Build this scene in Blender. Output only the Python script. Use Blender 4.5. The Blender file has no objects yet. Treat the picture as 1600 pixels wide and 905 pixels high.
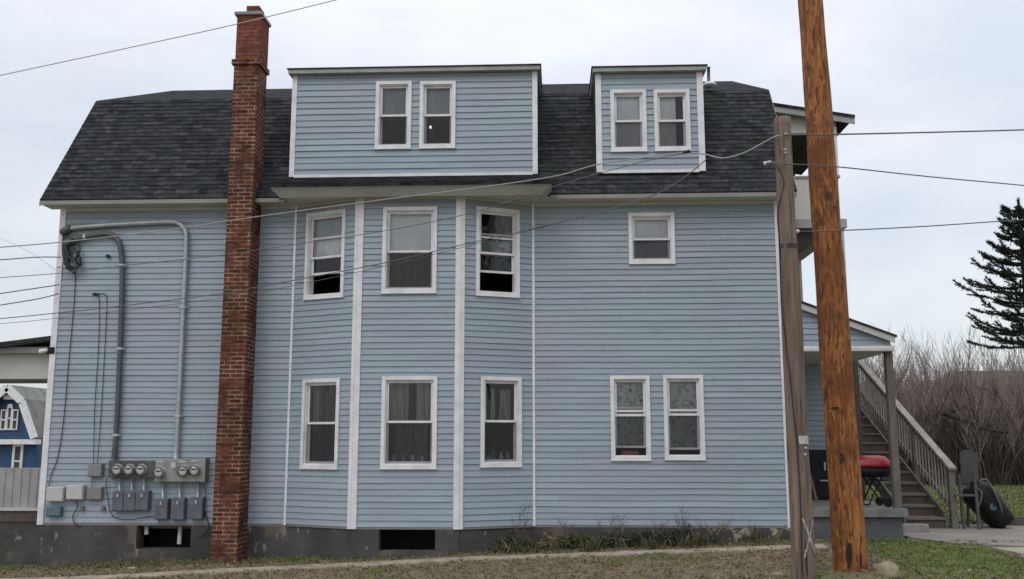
import bpy, math, random
from mathutils import Vector, Matrix
R = math.radians
random.seed(7)
S = bpy.context.scene
# ------------------------------------------------------------------ camera, sky, sun, exposure
FOC, PITCH, YAW, HCAM = 1482.0, R(8.95), R(2.66), 1.75      # focal length in photo pixels (1600 wide)
cd = bpy.data.cameras.new('camera'); cam = bpy.data.objects.new('camera', cd); S.collection.objects.link(cam)
cd.sensor_width = 36; cd.lens = 36 * FOC / 1600; cd.clip_start = .1; cd.clip_end = 2000
cam.location = (0, 0, HCAM); cam.rotation_euler = (math.pi / 2 + PITCH, 0, YAW)
S.camera = cam
S.render.resolution_x, S.render.resolution_y = 1024, 579
W = bpy.data.worlds.new('World'); S.world = W; W.use_nodes = True
nt = W.node_tree; nt.nodes.clear()
def N(t, tp, **kw):
    n = t.nodes.new(tp)
    for k, v in kw.items():
        if k.startswith('i_'): n.inputs[int(k[2:])].default_value = v
        else: setattr(n, k, v)
    return n
SUN_EL, SUN_ROT = R(48), R(205)
sky = N(nt, 'ShaderNodeTexSky', sky_type='NISHITA', sun_disc=False, sun_elevation=SUN_EL, sun_rotation=SUN_ROT)
bgs = N(nt, 'ShaderNodeBackground'); bgs.inputs[1].default_value = .05
nt.links.new(sky.outputs[0], bgs.inputs[0])
tc = N(nt, 'ShaderNodeTexCoord'); sep = N(nt, 'ShaderNodeSeparateXYZ'); nt.links.new(tc.outputs['Generated'], sep.inputs[0])
# overcast layer: brighter towards the zenith, with soft cloud structure
mr = N(nt, 'ShaderNodeMapRange'); nt.links.new(sep.outputs[2], mr.inputs[0])
mr.inputs[1].default_value = 0; mr.inputs[2].default_value = 1; mr.inputs[3].default_value = .66; mr.inputs[4].default_value = 1.75
mp = N(nt, 'ShaderNodeMapping'); mp.inputs['Scale'].default_value = (1.6, 1.6, 4.2); mp.inputs['Location'].default_value = (1.3, .4, .2)
nt.links.new(tc.outputs['Generated'], mp.inputs[0])
nz = N(nt, 'ShaderNodeTexNoise'); nz.inputs['Scale'].default_value = 2.1; nz.inputs['Detail'].default_value = 5; nz.inputs['Roughness'].default_value = .5
nt.links.new(mp.outputs[0], nz.inputs['Vector'])
cr = N(nt, 'ShaderNodeValToRGB'); nt.links.new(nz.outputs[0], cr.inputs[0])
cr.color_ramp.elements[0].position = .36; cr.color_ramp.elements[0].color = (.83, .87, .925, 1)
cr.color_ramp.elements[1].position = .62; cr.color_ramp.elements[1].color = (1.06, 1.06, 1.07, 1)
bgc = N(nt, 'ShaderNodeBackground'); nt.links.new(cr.outputs[0], bgc.inputs[0]); nt.links.new(mr.outputs[0], bgc.inputs[1])
ad = N(nt, 'ShaderNodeAddShader'); out = N(nt, 'ShaderNodeOutputWorld')
nt.links.new(bgs.outputs[0], ad.inputs[0]); nt.links.new(bgc.outputs[0], ad.inputs[1]); nt.links.new(ad.outputs[0], out.inputs[0])
sd = bpy.data.lights.new('sun', 'SUN'); sd.energy = .7; sd.angle = R(25); sd.color = (1, .97, .92)
sun = bpy.data.objects.new('sun', sd); S.collection.objects.link(sun)
sun.rotation_euler = (math.pi / 2 - SUN_EL, 0, R(-25))
vs = S.view_settings; vs.view_transform = 'Standard'; vs.look = 'None'; vs.gamma = 1; vs.exposure = -.38; vs.use_curve_mapping = False
S.display_settings.display_device = 'sRGB'
# ------------------------------------------------------------------ layout helpers (photo point + real depth -> world point)
CM = cam.rotation_euler.to_matrix()
def ray(px, py): return CM @ Vector(((px - 800) / FOC, (452.5 - py) / FOC, -1))
def P(px, py, Y):
    r = ray(px, py); k = Y / r.y
    return Vector((r.x * k, Y, HCAM + r.z * k))
def PX(px, py, X):
    r = ray(px, py); k = X / r.x
    return Vector((X, r.y * k, HCAM + r.z * k))
def lerp(a, b, t): return a + (b - a) * t
def sst(t): t = max(0, min(1, t)); return t * t * (3 - 2 * t)
POLE = (3.67, 12.6)
def gz(x, y):
    a = -.289 + .46 * (x + 8.4) / 11.9
    a = max(-.33, min(.19, a))
    if y < 15: a -= (15 - y) * .05
    d = math.hypot(x - POLE[0], y - POLE[1])
    a += .10 * math.exp(-((d - .42) / .17) ** 2) - .02 * math.exp(-(d / .25) ** 2)
    return a
def G(px, py):
    r = ray(px, py); z = 0
    for _ in range(12):
        k = (z - HCAM) / r.z; x, y = r.x * k, r.y * k; z = .6 * z + .4 * gz(x, y)
    return Vector((x, y, gz(x, y)))
from mathutils import noise as mn
class Fr:
    def __init__(s, O, U, V=(0, 0, 1)):
        s.O = Vector(O); s.U = Vector(U).normalized(); s.V = Vector(V).normalized(); s.N = s.U.cross(s.V)
    def to(s, u, v, w=0): return s.O + s.U * u + s.V * v + s.N * w
    def uv(s, px, py):                       # where the sight line through a photo point meets this plane
        r = ray(px, py); C = Vector((0, 0, HCAM)); k = (s.O - C).dot(s.N) / r.dot(s.N); q = C + r * k - s.O
        return q.dot(s.U), q.dot(s.V)
WORLD = Fr((0, 0, 0), (1, 0, 0), (0, 0, 1))  # w is -Y here
class MB:
    def __init__(s): s.v = []; s.f = []; s.uvs = []; s.mi = []; s.attr = []
    def face(s, pts, uv=None, mi=0):
        i = len(s.v); s.v.extend(tuple(p) for p in pts); s.f.append(tuple(range(i, i + len(pts)))); s.uvs.append(uv); s.mi.append(mi)
    def hull(s, c, mi=0, uv=None):            # 8 corners: bottom 4 ccw seen from above, top 4
        for q in ((3, 2, 1, 0), (4, 5, 6, 7), (0, 1, 5, 4), (1, 2, 6, 5), (2, 3, 7, 6), (3, 0, 4, 7)): s.face([c[k] for k in q], mi=mi)
    def box(s, x0, x1, y0, y1, z0, z1, mi=0):
        s.hull([(x0, y0, z0), (x1, y0, z0), (x1, y1, z0), (x0, y1, z0), (x0, y0, z1), (x1, y0, z1), (x1, y1, z1), (x0, y1, z1)], mi)
    def fbox(s, fr, u0, u1, v0, v1, w0, w1, mi=0):
        s.hull([fr.to(u0, v0, w1), fr.to(u1, v0, w1), fr.to(u1, v0, w0), fr.to(u0, v0, w0), fr.to(u0, v1, w1), fr.to(u1, v1, w1), fr.to(u1, v1, w0), fr.to(u0, v1, w0)], mi)
    def bar(s, a, b, w, h, up=(0, 0, 1), mi=0):   # rectangular bar from a to b
        a, b = Vector(a), Vector(b); d = (b - a).normalized(); up = Vector(up)
        if abs(d.dot(up)) > .99: up = Vector((0, 1, 0))
        r = d.cross(up).normalized(); t = r.cross(d)
        o = [(-w / 2, -h / 2), (w / 2, -h / 2), (w / 2, h / 2), (-w / 2, h / 2)]
        s.hull([a + r * p + t * q for p, q in o] + [b + r * p + t * q for p, q in o], mi)
    def prism(s, fr, poly, w0, w1, mi=0):
        A = [fr.to(u, v, w1) for u, v in poly]; B = [fr.to(u, v, w0) for u, v in poly]
        s.face(A, [tuple(p) for p in poly], mi); s.face(B[::-1], mi=mi)
        for i in range(len(poly)):
            j = (i + 1) % len(poly); s.face([A[i], B[i], B[j], A[j]], mi=mi)
    def tube(s, pts, rad, n=6, mi=0, cap=True):
        pts = [Vector(p) for p in pts]; base = len(s.v); m = len(pts); ref = None
        for i, p in enumerate(pts):
            d = (pts[min(i + 1, m - 1)] - pts[max(i - 1, 0)]).normalized()
            if ref is None: ref = Vector((0, 0, 1)) if abs(d.z) < .9 else Vector((1, 0, 0))
            a = d.cross(ref).normalized(); b = d.cross(a); ref = a.cross(d)
            r = rad[i] if isinstance(rad, (list, tuple)) else rad
            for k in range(n):
                t = 2 * math.pi * k / n; s.v.append(tuple(p + (a * math.cos(t) + b * math.sin(t)) * r))
        for i in range(m - 1):
            for k in range(n):
                k2 = (k + 1) % n
                s.f.append((base + i * n + k, base + i * n + k2, base + (i + 1) * n + k2, base + (i + 1) * n + k)); s.uvs.append(None); s.mi.append(mi)
        if cap:
            s.f.append(tuple(base + k for k in range(n))); s.uvs.append(None); s.mi.append(mi)
            s.f.append(tuple(base + (m - 1) * n + k for k in range(n))[::-1]); s.uvs.append(None); s.mi.append(mi)
    def lathe(s, c, axis, prof, n=20, mi=0):  # prof: (distance along axis, radius)
        axis = Vector(axis).normalized(); c = Vector(c)
        a = axis.orthogonal().normalized(); b = axis.cross(a); base = len(s.v)
        for d, r in prof:
            for k in range(n):
                t = 2 * math.pi * k / n; s.v.append(tuple(c + axis * d + (a * math.cos(t) + b * math.sin(t)) * r))
        for i in range(len(prof) - 1):
            for k in range(n):
                k2 = (k + 1) % n
                s.f.append((base + i * n + k, base + i * n + k2, base + (i + 1) * n + k2, base + (i + 1) * n + k)); s.uvs.append(None); s.mi.append(mi)
        for i, fl in ((0, 1), (len(prof) - 1, 0)):
            q = tuple(base + i * n + k for k in range(n)); s.f.append(q[::-1] if fl else q); s.uvs.append(None); s.mi.append(mi)
    def build(s, name, mats, parent=None, smooth=False, bevel=0, uv=True):
        if not isinstance(mats, (list, tuple)): mats = [mats]
        off = Vector((0, 0, 0)); p = parent
        while p is not None: off += p.location; p = p.parent
        me = bpy.data.meshes.new(name); me.from_pydata([(v[0] - off.x, v[1] - off.y, v[2] - off.z) for v in s.v], [], s.f)
        for m in mats: me.materials.append(m)
        if len(mats) > 1: me.polygons.foreach_set('material_index', s.mi)
        if uv:
            L = me.uv_layers.new(name='uv'); dat = []
            for pl, u in zip(me.polygons, s.uvs):
                if u is None:
                    n = pl.normal
                    t = Vector((1, 0, 0)) if abs(n.z) > .95 else Vector((0, 0, 1)).cross(n).normalized()
                    b = n.cross(t)
                    for vi in pl.vertices:
                        q = Vector(s.v[vi]); dat += [q.dot(t), q.dot(b)]
                else:
                    for a in u: dat += [a[0], a[1]]
            L.data.foreach_set('uv', dat)
        if smooth: me.polygons.foreach_set('use_smooth', [True] * len(me.polygons))
        me.update()
        o = bpy.data.objects.new(name, me); S.collection.objects.link(o); o.parent = parent
        if bevel:
            w = o.modifiers.new('weld', 'WELD'); w.merge_threshold = .0004
            b = o.modifiers.new('bevel', 'BEVEL'); b.width = bevel; b.segments = 2; b.limit_method = 'ANGLE'; b.angle_limit = R(35)
        return o
def thing(name, loc, label, cat, group=None):
    o = bpy.data.objects.new(name, None); S.collection.objects.link(o); o.location = loc; o.empty_display_size = .2
    return tag(o, label, cat, group)
def tag(o, label, cat, group=None, kind=None):
    o['label'] = label; o['category'] = cat
    if group: o['group'] = group
    if kind: o['kind'] = kind
    return o
def struct(o): o['kind'] = 'structure'; return o
def clip(poly, u0, u1, v0, v1):
    for ax, lim, sg in ((0, u0, 1), (0, u1, -1), (1, v0, 1), (1, v1, -1)):
        o = []
        for i in range(len(poly)):
            a, b = poly[i], poly[(i + 1) % len(poly)]
            da, db = (a[ax] - lim) * sg, (b[ax] - lim) * sg
            if da >= 0: o.append(a)
            if da * db < 0:
                t = da / (da - db); o.append((lerp(a[0], b[0], t), lerp(a[1], b[1], t)))
        poly = o
        if len(poly) < 3: return []
    return poly
def lap(mb, fr, poly, expo=.0958, proud=.017, holes=(), v0=None, w0=.003, jit=0, mi=0, seams=False):
    rs = random.Random(int(abs(fr.O.x * 7 + fr.O.y * 13 + fr.U.x * 5 + poly[0][0] * 17) * 100)); us0 = min(p[0] for p in poly)
    us = [p[0] for p in poly]; vv = [p[1] for p in poly]
    if v0 is None: v0 = min(vv)
    n = int(math.ceil((max(vv) - v0) / expo))
    for k in range(n):
        a, b = v0 + k * expo, v0 + (k + 1) * expo; pr0 = proud * (1 + jit * random.uniform(-1, 1))
        br = sorted({a, b} | {h for H in holes for h in H[2:4] if a < h < b})
        for lo, hi in zip(br, br[1:]):
            iv = [(min(us), max(us))]
            for H in holes:
                if H[2] < hi - 1e-6 and H[3] > lo + 1e-6:
                    nv = []
                    for x0, x1 in iv:
                        if H[1] <= x0 or H[0] >= x1: nv.append((x0, x1)); continue
                        if H[0] > x0: nv.append((x0, H[0]))
                        if H[1] < x1: nv.append((H[1], x1))
                    iv = nv
            if seams:
                cut = []; nv = []
                cx_ = us0 + rs.random() * 3.6
                while cx_ < max(us): cut.append(cx_); cx_ += 3.66
                for x0, x1 in iv:
                    e = [x0] + [c for c in cut if x0 < c < x1] + [x1]; nv += list(zip(e, e[1:]))
                iv = nv
            for x0, x1 in iv:
                pr = pr0 * (1 + (.16 * rs.uniform(-1, 1) if seams else 0)); mi_ = mi + (rs.random() < .4) if seams else mi
                if seams:      # long boards sag a little between their nails
                    m_ = max(1, int((x1 - x0) / .35)); full = True
                    for i_ in range(m_):
                        q = clip(list(poly), lerp(x0, x1, i_ / m_), lerp(x0, x1, (i_ + 1) / m_), lo, hi)
                        if len(q) < 3: continue
                        def wv(u, v): return v + .0075 * mn.noise(Vector((u * .9 + fr.O.x, v * 1.7, fr.O.y))) * min(1, (v - v0) * 4), .004 * mn.noise(Vector((u * 1.3, v * 2.3, 8)))
                        mb.face([fr.to(u, wv(u, v)[0], w0 + .002 + pr * (1 - (v - a) / expo) + wv(u, v)[1] * .5) for u, v in q], q, mi_)
                        if lo == a:
                            bt = [u for u, v in q if abs(v - a) < 1e-6]
                            if len(bt) >= 2 and max(bt) - min(bt) > 1e-5:
                                m0, m1 = min(bt), max(bt); (z0_, e0), (z1_, e1) = wv(m0, a), wv(m1, a)
                                mb.face([fr.to(m0, z0_, w0 - .001), fr.to(m1, z1_, w0 - .001), fr.to(m1, z1_, w0 + .002 + pr + e1 * .5), fr.to(m0, z0_, w0 + .002 + pr + e0 * .5)], [(m0, a), (m1, a), (m1, a + .01), (m0, a + .01)], mi_)
                    continue
                q = clip(list(poly), x0, x1, lo, hi)
                if len(q) < 3: continue
                mb.face([fr.to(u, v, w0 + pr * (1 - (v - a) / expo)) for u, v in q], q, mi_)
                if lo == a:
                    bt = [u for u, v in q if abs(v - a) < 1e-6]
                    if len(bt) >= 2 and max(bt) - min(bt) > 1e-5:
                        m0, m1 = min(bt), max(bt)
                        mb.face([fr.to(m0, a, w0), fr.to(m1, a, w0), fr.to(m1, a, w0 + pr), fr.to(m0, a, w0 + pr)], [(m0, a), (m1, a), (m1, a + .01), (m0, a + .01)], mi_)
def holed(mb, fr, u0, u1, v0, v1, w0, w1, holes, mi=0):
    us = sorted({u0, u1} | {h for H in holes for h in H[:2] if u0 < h < u1}); vs_ = sorted({v0, v1} | {h for H in holes for h in H[2:4] if v0 < h < v1})
    for a, b in zip(us, us[1:]):
        for c, d in zip(vs_, vs_[1:]):
            if not any(H[0] <= a and H[1] >= b and H[2] <= c and H[3] >= d for H in holes): mb.fbox(fr, a, b, c, d, w0, w1, mi)
# ------------------------------------------------------------------ materials
def mat(name, col, rough=.6, var=.0, scale=4., bump=0., bscale=40., col2=None, spec=.5, stretch=None, metal=0., lo=.35, hi=.65, detail=4, coord='Object'):
    m = bpy.data.materials.new(name); m.use_nodes = True; t = m.node_tree; b = t.nodes['Principled BSDF']
    b.inputs['Roughness'].default_value = rough; b.inputs['Specular IOR Level'].default_value = spec; b.inputs['Metallic'].default_value = metal
    c = N(t, 'ShaderNodeTexCoord'); src = c.outputs[coord]
    if stretch:
        mp = N(t, 'ShaderNodeMapping'); mp.inputs['Scale'].default_value = stretch; t.links.new(src, mp.inputs[0]); src = mp.outputs[0]
    c2 = col2 or tuple(x * (1 - var) for x in col)
    if var or col2:
        n = N(t, 'ShaderNodeTexNoise'); n.inputs['Scale'].default_value = scale; n.inputs['Detail'].default_value = detail; t.links.new(src, n.inputs['Vector'])
        r = N(t, 'ShaderNodeValToRGB'); r.color_ramp.elements[0].position = lo; r.color_ramp.elements[1].position = hi
        r.color_ramp.elements[0].color = (*c2, 1); r.color_ramp.elements[1].color = (*col, 1)
        t.links.new(n.outputs[0], r.inputs[0]); t.links.new(r.outputs[0], b.inputs['Base Color'])
    else: b.inputs['Base Color'].default_value = (*col, 1)
    if bump:
        n = N(t, 'ShaderNodeTexNoise'); n.inputs['Scale'].default_value = bscale; n.inputs['Detail'].default_value = 3; t.links.new(src, n.inputs['Vector'])
        bp = N(t, 'ShaderNodeBump'); bp.inputs['Strength'].default_value = bump; bp.inputs['Distance'].default_value = .01
        t.links.new(n.outputs[0], bp.inputs['Height']); t.links.new(bp.outputs[0], b.inputs['Normal'])
    return m
def mixc(t, a, b, fac, blend='MIX'):
    n = N(t, 'ShaderNodeMixRGB', blend_type=blend)
    for i, x in ((0, fac), (1, a), (2, b)):
        if hasattr(x, 'is_output'): t.links.new(x, n.inputs[i])
        elif i == 0: n.inputs[0].default_value = x
        else: n.inputs[i].default_value = (*x, 1)
    return n.outputs[0]
def noise(t, src, scale, detail=4, lo=.4, hi=.6, stretch=None):
    if stretch:
        mp = N(t, 'ShaderNodeMapping'); mp.inputs['Scale'].default_value = stretch; t.links.new(src, mp.inputs[0]); src = mp.outputs[0]
    n = N(t, 'ShaderNodeTexNoise'); n.inputs['Scale'].default_value = scale; n.inputs['Detail'].default_value = detail; t.links.new(src, n.inputs['Vector'])
    r = N(t, 'ShaderNodeMapRange'); r.inputs[1].default_value = lo; r.inputs[2].default_value = hi; t.links.new(n.outputs[0], r.inputs[0])
    return r.outputs[0]
def brickmat(name, c1, c2, mortar, bw, bh, ms, rough=.85, bump=.5, patch=None, weather=None, offset=.5, dist=.01, mottle=False):
    m = bpy.data.materials.new(name); m.use_nodes = True; t = m.node_tree; b = t.nodes['Principled BSDF']; b.inputs['Roughness'].default_value = rough; b.inputs['Specular IOR Level'].default_value = .15
    c = N(t, 'ShaderNodeTexCoord'); k = N(t, 'ShaderNodeTexBrick'); t.links.new(c.outputs['UV'], k.inputs['Vector'])
    k.offset = offset; k.inputs['Color1'].default_value = (*c1, 1); k.inputs['Color2'].default_value = (*c2, 1); k.inputs['Mortar'].default_value = (*mortar, 1)
    k.inputs['Scale'].default_value = 1; k.inputs['Mortar Size'].default_value = ms; k.inputs['Mortar Smooth'].default_value = .2
    k.inputs['Brick Width'].default_value = bw; k.inputs['Row Height'].default_value = bh
    col = k.outputs[0]
    if patch:  # places where the joints are darkened
        f = noise(t, c.outputs['Object'], patch[1], 3, patch[2], patch[3]); f2 = N(t, 'ShaderNodeMath', operation='MULTIPLY'); t.links.new(f, f2.inputs[0]); t.links.new(k.outputs[1], f2.inputs[1])
        col = mixc(t, col, patch[0], f2.outputs[0])
    f = noise(t, c.outputs['Object'], 9, 4, .3, .7); col = mixc(t, col, mixc(t, (.55, .55, .55), (1.35, 1.35, 1.35), f), .7, 'MULTIPLY')
    if weather:
        f = noise(t, c.outputs['Object'], weather[1], 4, .45, .7); col = mixc(t, col, weather[0], f)
    if mottle:
        for st_, am in (((4.2, 8.7, 1), .5), ((9, 17, 1), .4)):
            f = noise(t, c.outputs['UV'], 1, 2, .36, .64, st_); col = mixc(t, col, mixc(t, (.5, .5, .5), (1.6, 1.6, 1.6), f), am, 'MULTIPLY')
    t.links.new(col, b.inputs['Base Color'])
    bp = N(t, 'ShaderNodeBump'); bp.inputs['Strength'].default_value = bump; bp.inputs['Distance'].default_value = dist; bp.invert = True
    t.links.new(k.outputs[1], bp.inputs['Height']); t.links.new(bp.outputs[0], b.inputs['Normal'])
    return m
M = {}
def siding_mat(name='vinyl_siding', c1=(.300, .338, .396), c2=(.294, .360, .404)):
    m = bpy.data.materials.new(name); m.use_nodes = True; t = m.node_tree; b = t.nodes['Principled BSDF']
    b.inputs['Roughness'].default_value = .5; b.inputs['Specular IOR Level'].default_value = .35
    c = N(t, 'ShaderNodeTexCoord')
    f = noise(t, c.outputs['Object'], .8, 3, .38, .62, (1, 1, 1.6)); col = mixc(t, c1, c2, f)
    g = noise(t, c.outputs['Object'], 1.2, 3, .3, .75, (.5, .5, 9)); col = mixc(t, col, mixc(t, (.9, .9, .9), (1.06, 1.06, 1.06), g), 1, 'MULTIPLY')
    d = noise(t, c.outputs['Object'], 5, 6, .62, .95); col = mixc(t, col, (.22, .25, .26), d)
    t.links.new(col, b.inputs['Base Color'])
    n = N(t, 'ShaderNodeTexNoise'); n.inputs['Scale'].default_value = 2.2; mp = N(t, 'ShaderNodeMapping'); mp.inputs['Scale'].default_value = (.5, .5, 2)
    t.links.new(c.outputs['Object'], mp.inputs[0]); t.links.new(mp.outputs[0], n.inputs['Vector'])
    bp = N(t, 'ShaderNodeBump'); bp.inputs['Strength'].default_value = .35; bp.inputs['Distance'].default_value = .04
    t.links.new(n.outputs[0], bp.inputs['Height']); t.links.new(bp.outputs[0], b.inputs['Normal'])
    return m
M['siding'] = [siding_mat(), siding_mat('vinyl_siding_faded', (.318, .352, .410), (.304, .376, .420))]
M['white'] = mat('white_trim', (.74, .735, .75), .5, .22, 5, .15, 30, lo=.25, hi=.6, detail=6)
M['beige'] = mat('beige_trim', (.56, .55, .50), .5, .12, 2)
M['fascia'] = mat('dull_fascia_paint', (.26, .26, .225), .5, .2, 2)
M['bayfascia'] = mat('grey_fascia_paint', (.40, .40, .38), .5, .15, 2)
M['greytrim'] = mat('grey_painted_wood', (.35, .35, .34), .6, .25, 3)
M['shingle'] = brickmat('asphalt_shingle', (.018, .020, .023), (.050, .052, .057), (.014, .015, .017), .19, .115, .005, .95, .3, weather=((.030, .033, .033), 1.6), offset=.37, mottle=True)
M['brick'] = brickmat('chimney_brick', (.155, .052, .034), (.062, .025, .020), (.32, .22, .165), .205, .068, .009, .9, .6, patch=((.075, .033, .026), 2.6, .42, .64))
M['brick_new'] = brickmat('chimney_brick_newer', (.25, .078, .052), (.16, .052, .038), (.10, .05, .042), .205, .068, .008, .9, .5)
def foundation_mat():
    m = bpy.data.materials.new('foundation_concrete'); m.use_nodes = True; t = m.node_tree; b = t.nodes['Principled BSDF']; b.inputs['Roughness'].default_value = .9
    c = N(t, 'ShaderNodeTexCoord'); o = c.outputs['Object']
    col = mixc(t, (.052, .047, .044), (.088, .080, .073), noise(t, o, 1.6, 5, .35, .65))
    col = mixc(t, col, (.13, .105, .085), noise(t, o, 2.3, 5, .56, .64))
    col = mixc(t, col, (.21, .195, .17), noise(t, o, 5.5, 5, .64, .68, (1.3, 1, .5)))
    sx = N(t, 'ShaderNodeSeparateXYZ'); t.links.new(o, sx.inputs[0])
    mr = N(t, 'ShaderNodeMapRange'); mr.inputs[1].default_value = 3.9; mr.inputs[2].default_value = 4.5; t.links.new(sx.outputs[0], mr.inputs[0])
    mu = N(t, 'ShaderNodeMath', operation='MULTIPLY'); t.links.new(mr.outputs[0], mu.inputs[0]); t.links.new(noise(t, o, 4.6, 7, .52, .56, (1, 1, 1.5)), mu.inputs[1])
    col = mixc(t, col, (.36, .31, .25), mu.outputs[0])
    t.links.new(col, b.inputs['Base Color'])
    n = N(t, 'ShaderNodeTexNoise'); n.inputs['Scale'].default_value = 14; n.inputs['Detail'].default_value = 5; t.links.new(o, n.inputs['Vector'])
    bp = N(t, 'ShaderNodeBump'); bp.inputs['Strength'].default_value = .5; bp.inputs['Distance'].default_value = .02
    t.links.new(n.outputs[0], bp.inputs['Height']); t.links.new(bp.outputs[0], b.inputs['Normal'])
    return m
M['found'] = foundation_mat()
M['stucco'] = mat('grey_porch_base', (.105, .11, .115), .9, .3, 3, .3, 20)
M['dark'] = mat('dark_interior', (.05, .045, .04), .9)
M['room'] = mat('room_wall', (.16, .15, .14), .9)
M['black'] = mat('black_plastic', (.008, .009, .010), .55, .3, 4, spec=.25)
M['deckpaint'] = mat('deck_grey_paint', (.19, .195, .19), .7, .3, 4)
M['darkwood'] = mat('dark_grey_wood', (.085, .082, .078), .85, .3, 5)
M['cable'] = mat('black_cable', (.02, .02, .022), .55)
M['wire'] = mat('grey_wire', (.10, .10, .105), .5)
M['wirel'] = mat('pale_wire', (.30, .30, .29), .5)
M['wirep'] = mat('faded_wire', (.42, .38, .36), .6)
M['galv'] = mat('galvanised_conduit', (.42, .44, .46), .42, .2, 6, metal=.35)
M['darkpipe'] = mat('dark_conduit', (.085, .09, .095), .5, .2, 6)
M['boxgrey'] = mat('grey_enamel', (.27, .28, .27), .5, col2=(.15, .14, .125), scale=5, lo=.3, hi=.5, detail=7)
M['boxgreen'] = mat('weathered_meter_enamel', (.085, .095, .085), .6, col2=(.05, .045, .03), scale=6, lo=.35, hi=.55, detail=7)
M['boxblue'] = mat('slate_enamel', (.125, .135, .16), .5, col2=(.085, .09, .105), scale=7, lo=.35, hi=.6, detail=7)
M['boxpale'] = mat('pale_plastic', (.50, .50, .49), .5, .1, 8)
M['boxteal'] = mat('teal_grey_plastic', (.10, .15, .18), .5, .1, 8)
M['boxmid'] = mat('mid_grey_plastic', (.22, .22, .22), .55, .1, 8)
M['dial'] = mat('meter_dial', (.55, .54, .50), .3)
M['concrete'] = mat('pale_concrete', (.42, .35, .27), .9, .35, 5, .3, 60)
M['patio'] = mat('patio_concrete', (.26, .235, .21), .9, .25, 2.5, .3, 60)
M['treadwood'] = mat('weathered_tread_wood', (.17, .142, .125), .85, .4, 5, .3, 30, stretch=(1, 8, 8))
M['railwood'] = mat('weathered_rail_wood', (.34, .31, .27), .85, .3, 5, .3, 30)
M['balwood'] = mat('grey_baluster_wood', (.36, .335, .295), .8, .35, 5)
M['greywood'] = mat('grey_post_wood', (.15, .135, .118), .8, .3, 5, .3, 30)
M['brownwood'] = mat('brown_post_wood', (.10, .075, .06), .85, .3, 5)
M['red'] = mat('red_enamel', (.34, .02, .035), .3, .2, 6)
M['redcloth'] = mat('red_cloth', (.25, .04, .03), .8)
M['rock'] = mat('pale_rock', (.33, .28, .17), .9, .45, 5, .6, 12)
M['blockc'] = mat('block_concrete', (.30, .28, .25), .9, .4, 8, .5, 25)
M['bluepaint'] = mat('deep_blue_siding', (.014, .062, .15), .6, .15, 2)
M['greyroof'] = mat('grey_far_roof', (.22, .22, .21), .9, .3, 2)
M['darkroof'] = mat('dark_far_roof', (.075, .07, .06), .9, .3, 2)
M['farwall'] = mat('far_beige_wall', (.36, .33, .29), .8, .2, 1)
M['twig'] = mat('bare_twig', (.10, .072, .06), .9, .35, 2)
M['twigtip'] = mat('pale_bare_twig', (.29, .235, .215), .9, .3, 2)
M['thicket'] = mat('thicket_brown', (.085, .06, .050), .95, .4, 3)
M['bark'] = mat('dark_bark', (.05, .04, .033), .9)
M['needle'] = mat('spruce_needle', (.032, .052, .036), .8, .4, 5)
M['paint'] = mat('chalky_white_paint', (.42, .41, .38), .9, .45, 30)
M['metal'] = mat('pale_metal_tag', (.5, .5, .48), .4, .3, 30)
M['leafdark'] = mat('dark_green_leaf', (.024, .042, .022), .6, .3, 12)
M['leafolive'] = mat('olive_leaf', (.07, .078, .028), .7, .4, 10)
M['straw'] = mat('dry_straw', (.20, .155, .09), .8, .4, 10)
M['drystem'] = mat('dry_stem', (.10, .075, .06), .9)
M['screenpanel'] = mat('dull_grey_panel', (.06, .062, .057), .7, .2, 4)
M['logo'] = mat('pale_teal_mark', (.04, .085, .095), .6)
def glass_mat(name, tint, spec=1.0):
    m = bpy.data.materials.new(name); m.use_nodes = True; t = m.node_tree; t.nodes.clear()
    o = N(t, 'ShaderNodeOutputMaterial'); tr = N(t, 'ShaderNodeBsdfTransparent'); tr.inputs[0].default_value = (*tint, 1)
    g = N(t, 'ShaderNodeBsdfGlossy'); g.inputs['Roughness'].default_value = .02
    fr = N(t, 'ShaderNodeFresnel'); fr.inputs[0].default_value = 1.55; mu = N(t, 'ShaderNodeMath', operation='MULTIPLY'); mu.inputs[1].default_value = spec
    t.links.new(fr.outputs[0], mu.inputs[0])
    x = N(t, 'ShaderNodeMixShader'); t.links.new(mu.outputs[0], x.inputs[0]); t.links.new(tr.outputs[0], x.inputs[1]); t.links.new(g.outputs[0], x.inputs[2]); t.links.new(x.outputs[0], o.inputs[0])
    c = N(t, 'ShaderNodeTexCoord'); n = N(t, 'ShaderNodeTexNoise'); n.inputs['Scale'].default_value = 1.8; t.links.new(c.outputs['Object'], n.inputs['Vector'])
    bp = N(t, 'ShaderNodeBump'); bp.inputs['Strength'].default_value = .15; bp.inputs['Distance'].default_value = .02
    t.links.new(n.outputs[0], bp.inputs['Height']); t.links.new(bp.outputs[0], g.inputs['Normal'])
    return m
M['glass'] = glass_mat('window_glass', (.93, .95, .95), 1.15)
def screen_mat():
    m = bpy.data.materials.new('insect_mesh'); m.use_nodes = True; t = m.node_tree; t.nodes.clear()
    o = N(t, 'ShaderNodeOutputMaterial'); tr = N(t, 'ShaderNodeBsdfTransparent'); d = N(t, 'ShaderNodeBsdfDiffuse'); d.inputs[0].default_value = (.06, .06, .065, 1)
    x = N(t, 'ShaderNodeMixShader'); x.inputs[0].default_value = .4; t.links.new(tr.outputs[0], x.inputs[1]); t.links.new(d.outputs[0], x.inputs[2]); t.links.new(x.outputs[0], o.inputs[0]); return m
M['screen'] = screen_mat()
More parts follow.
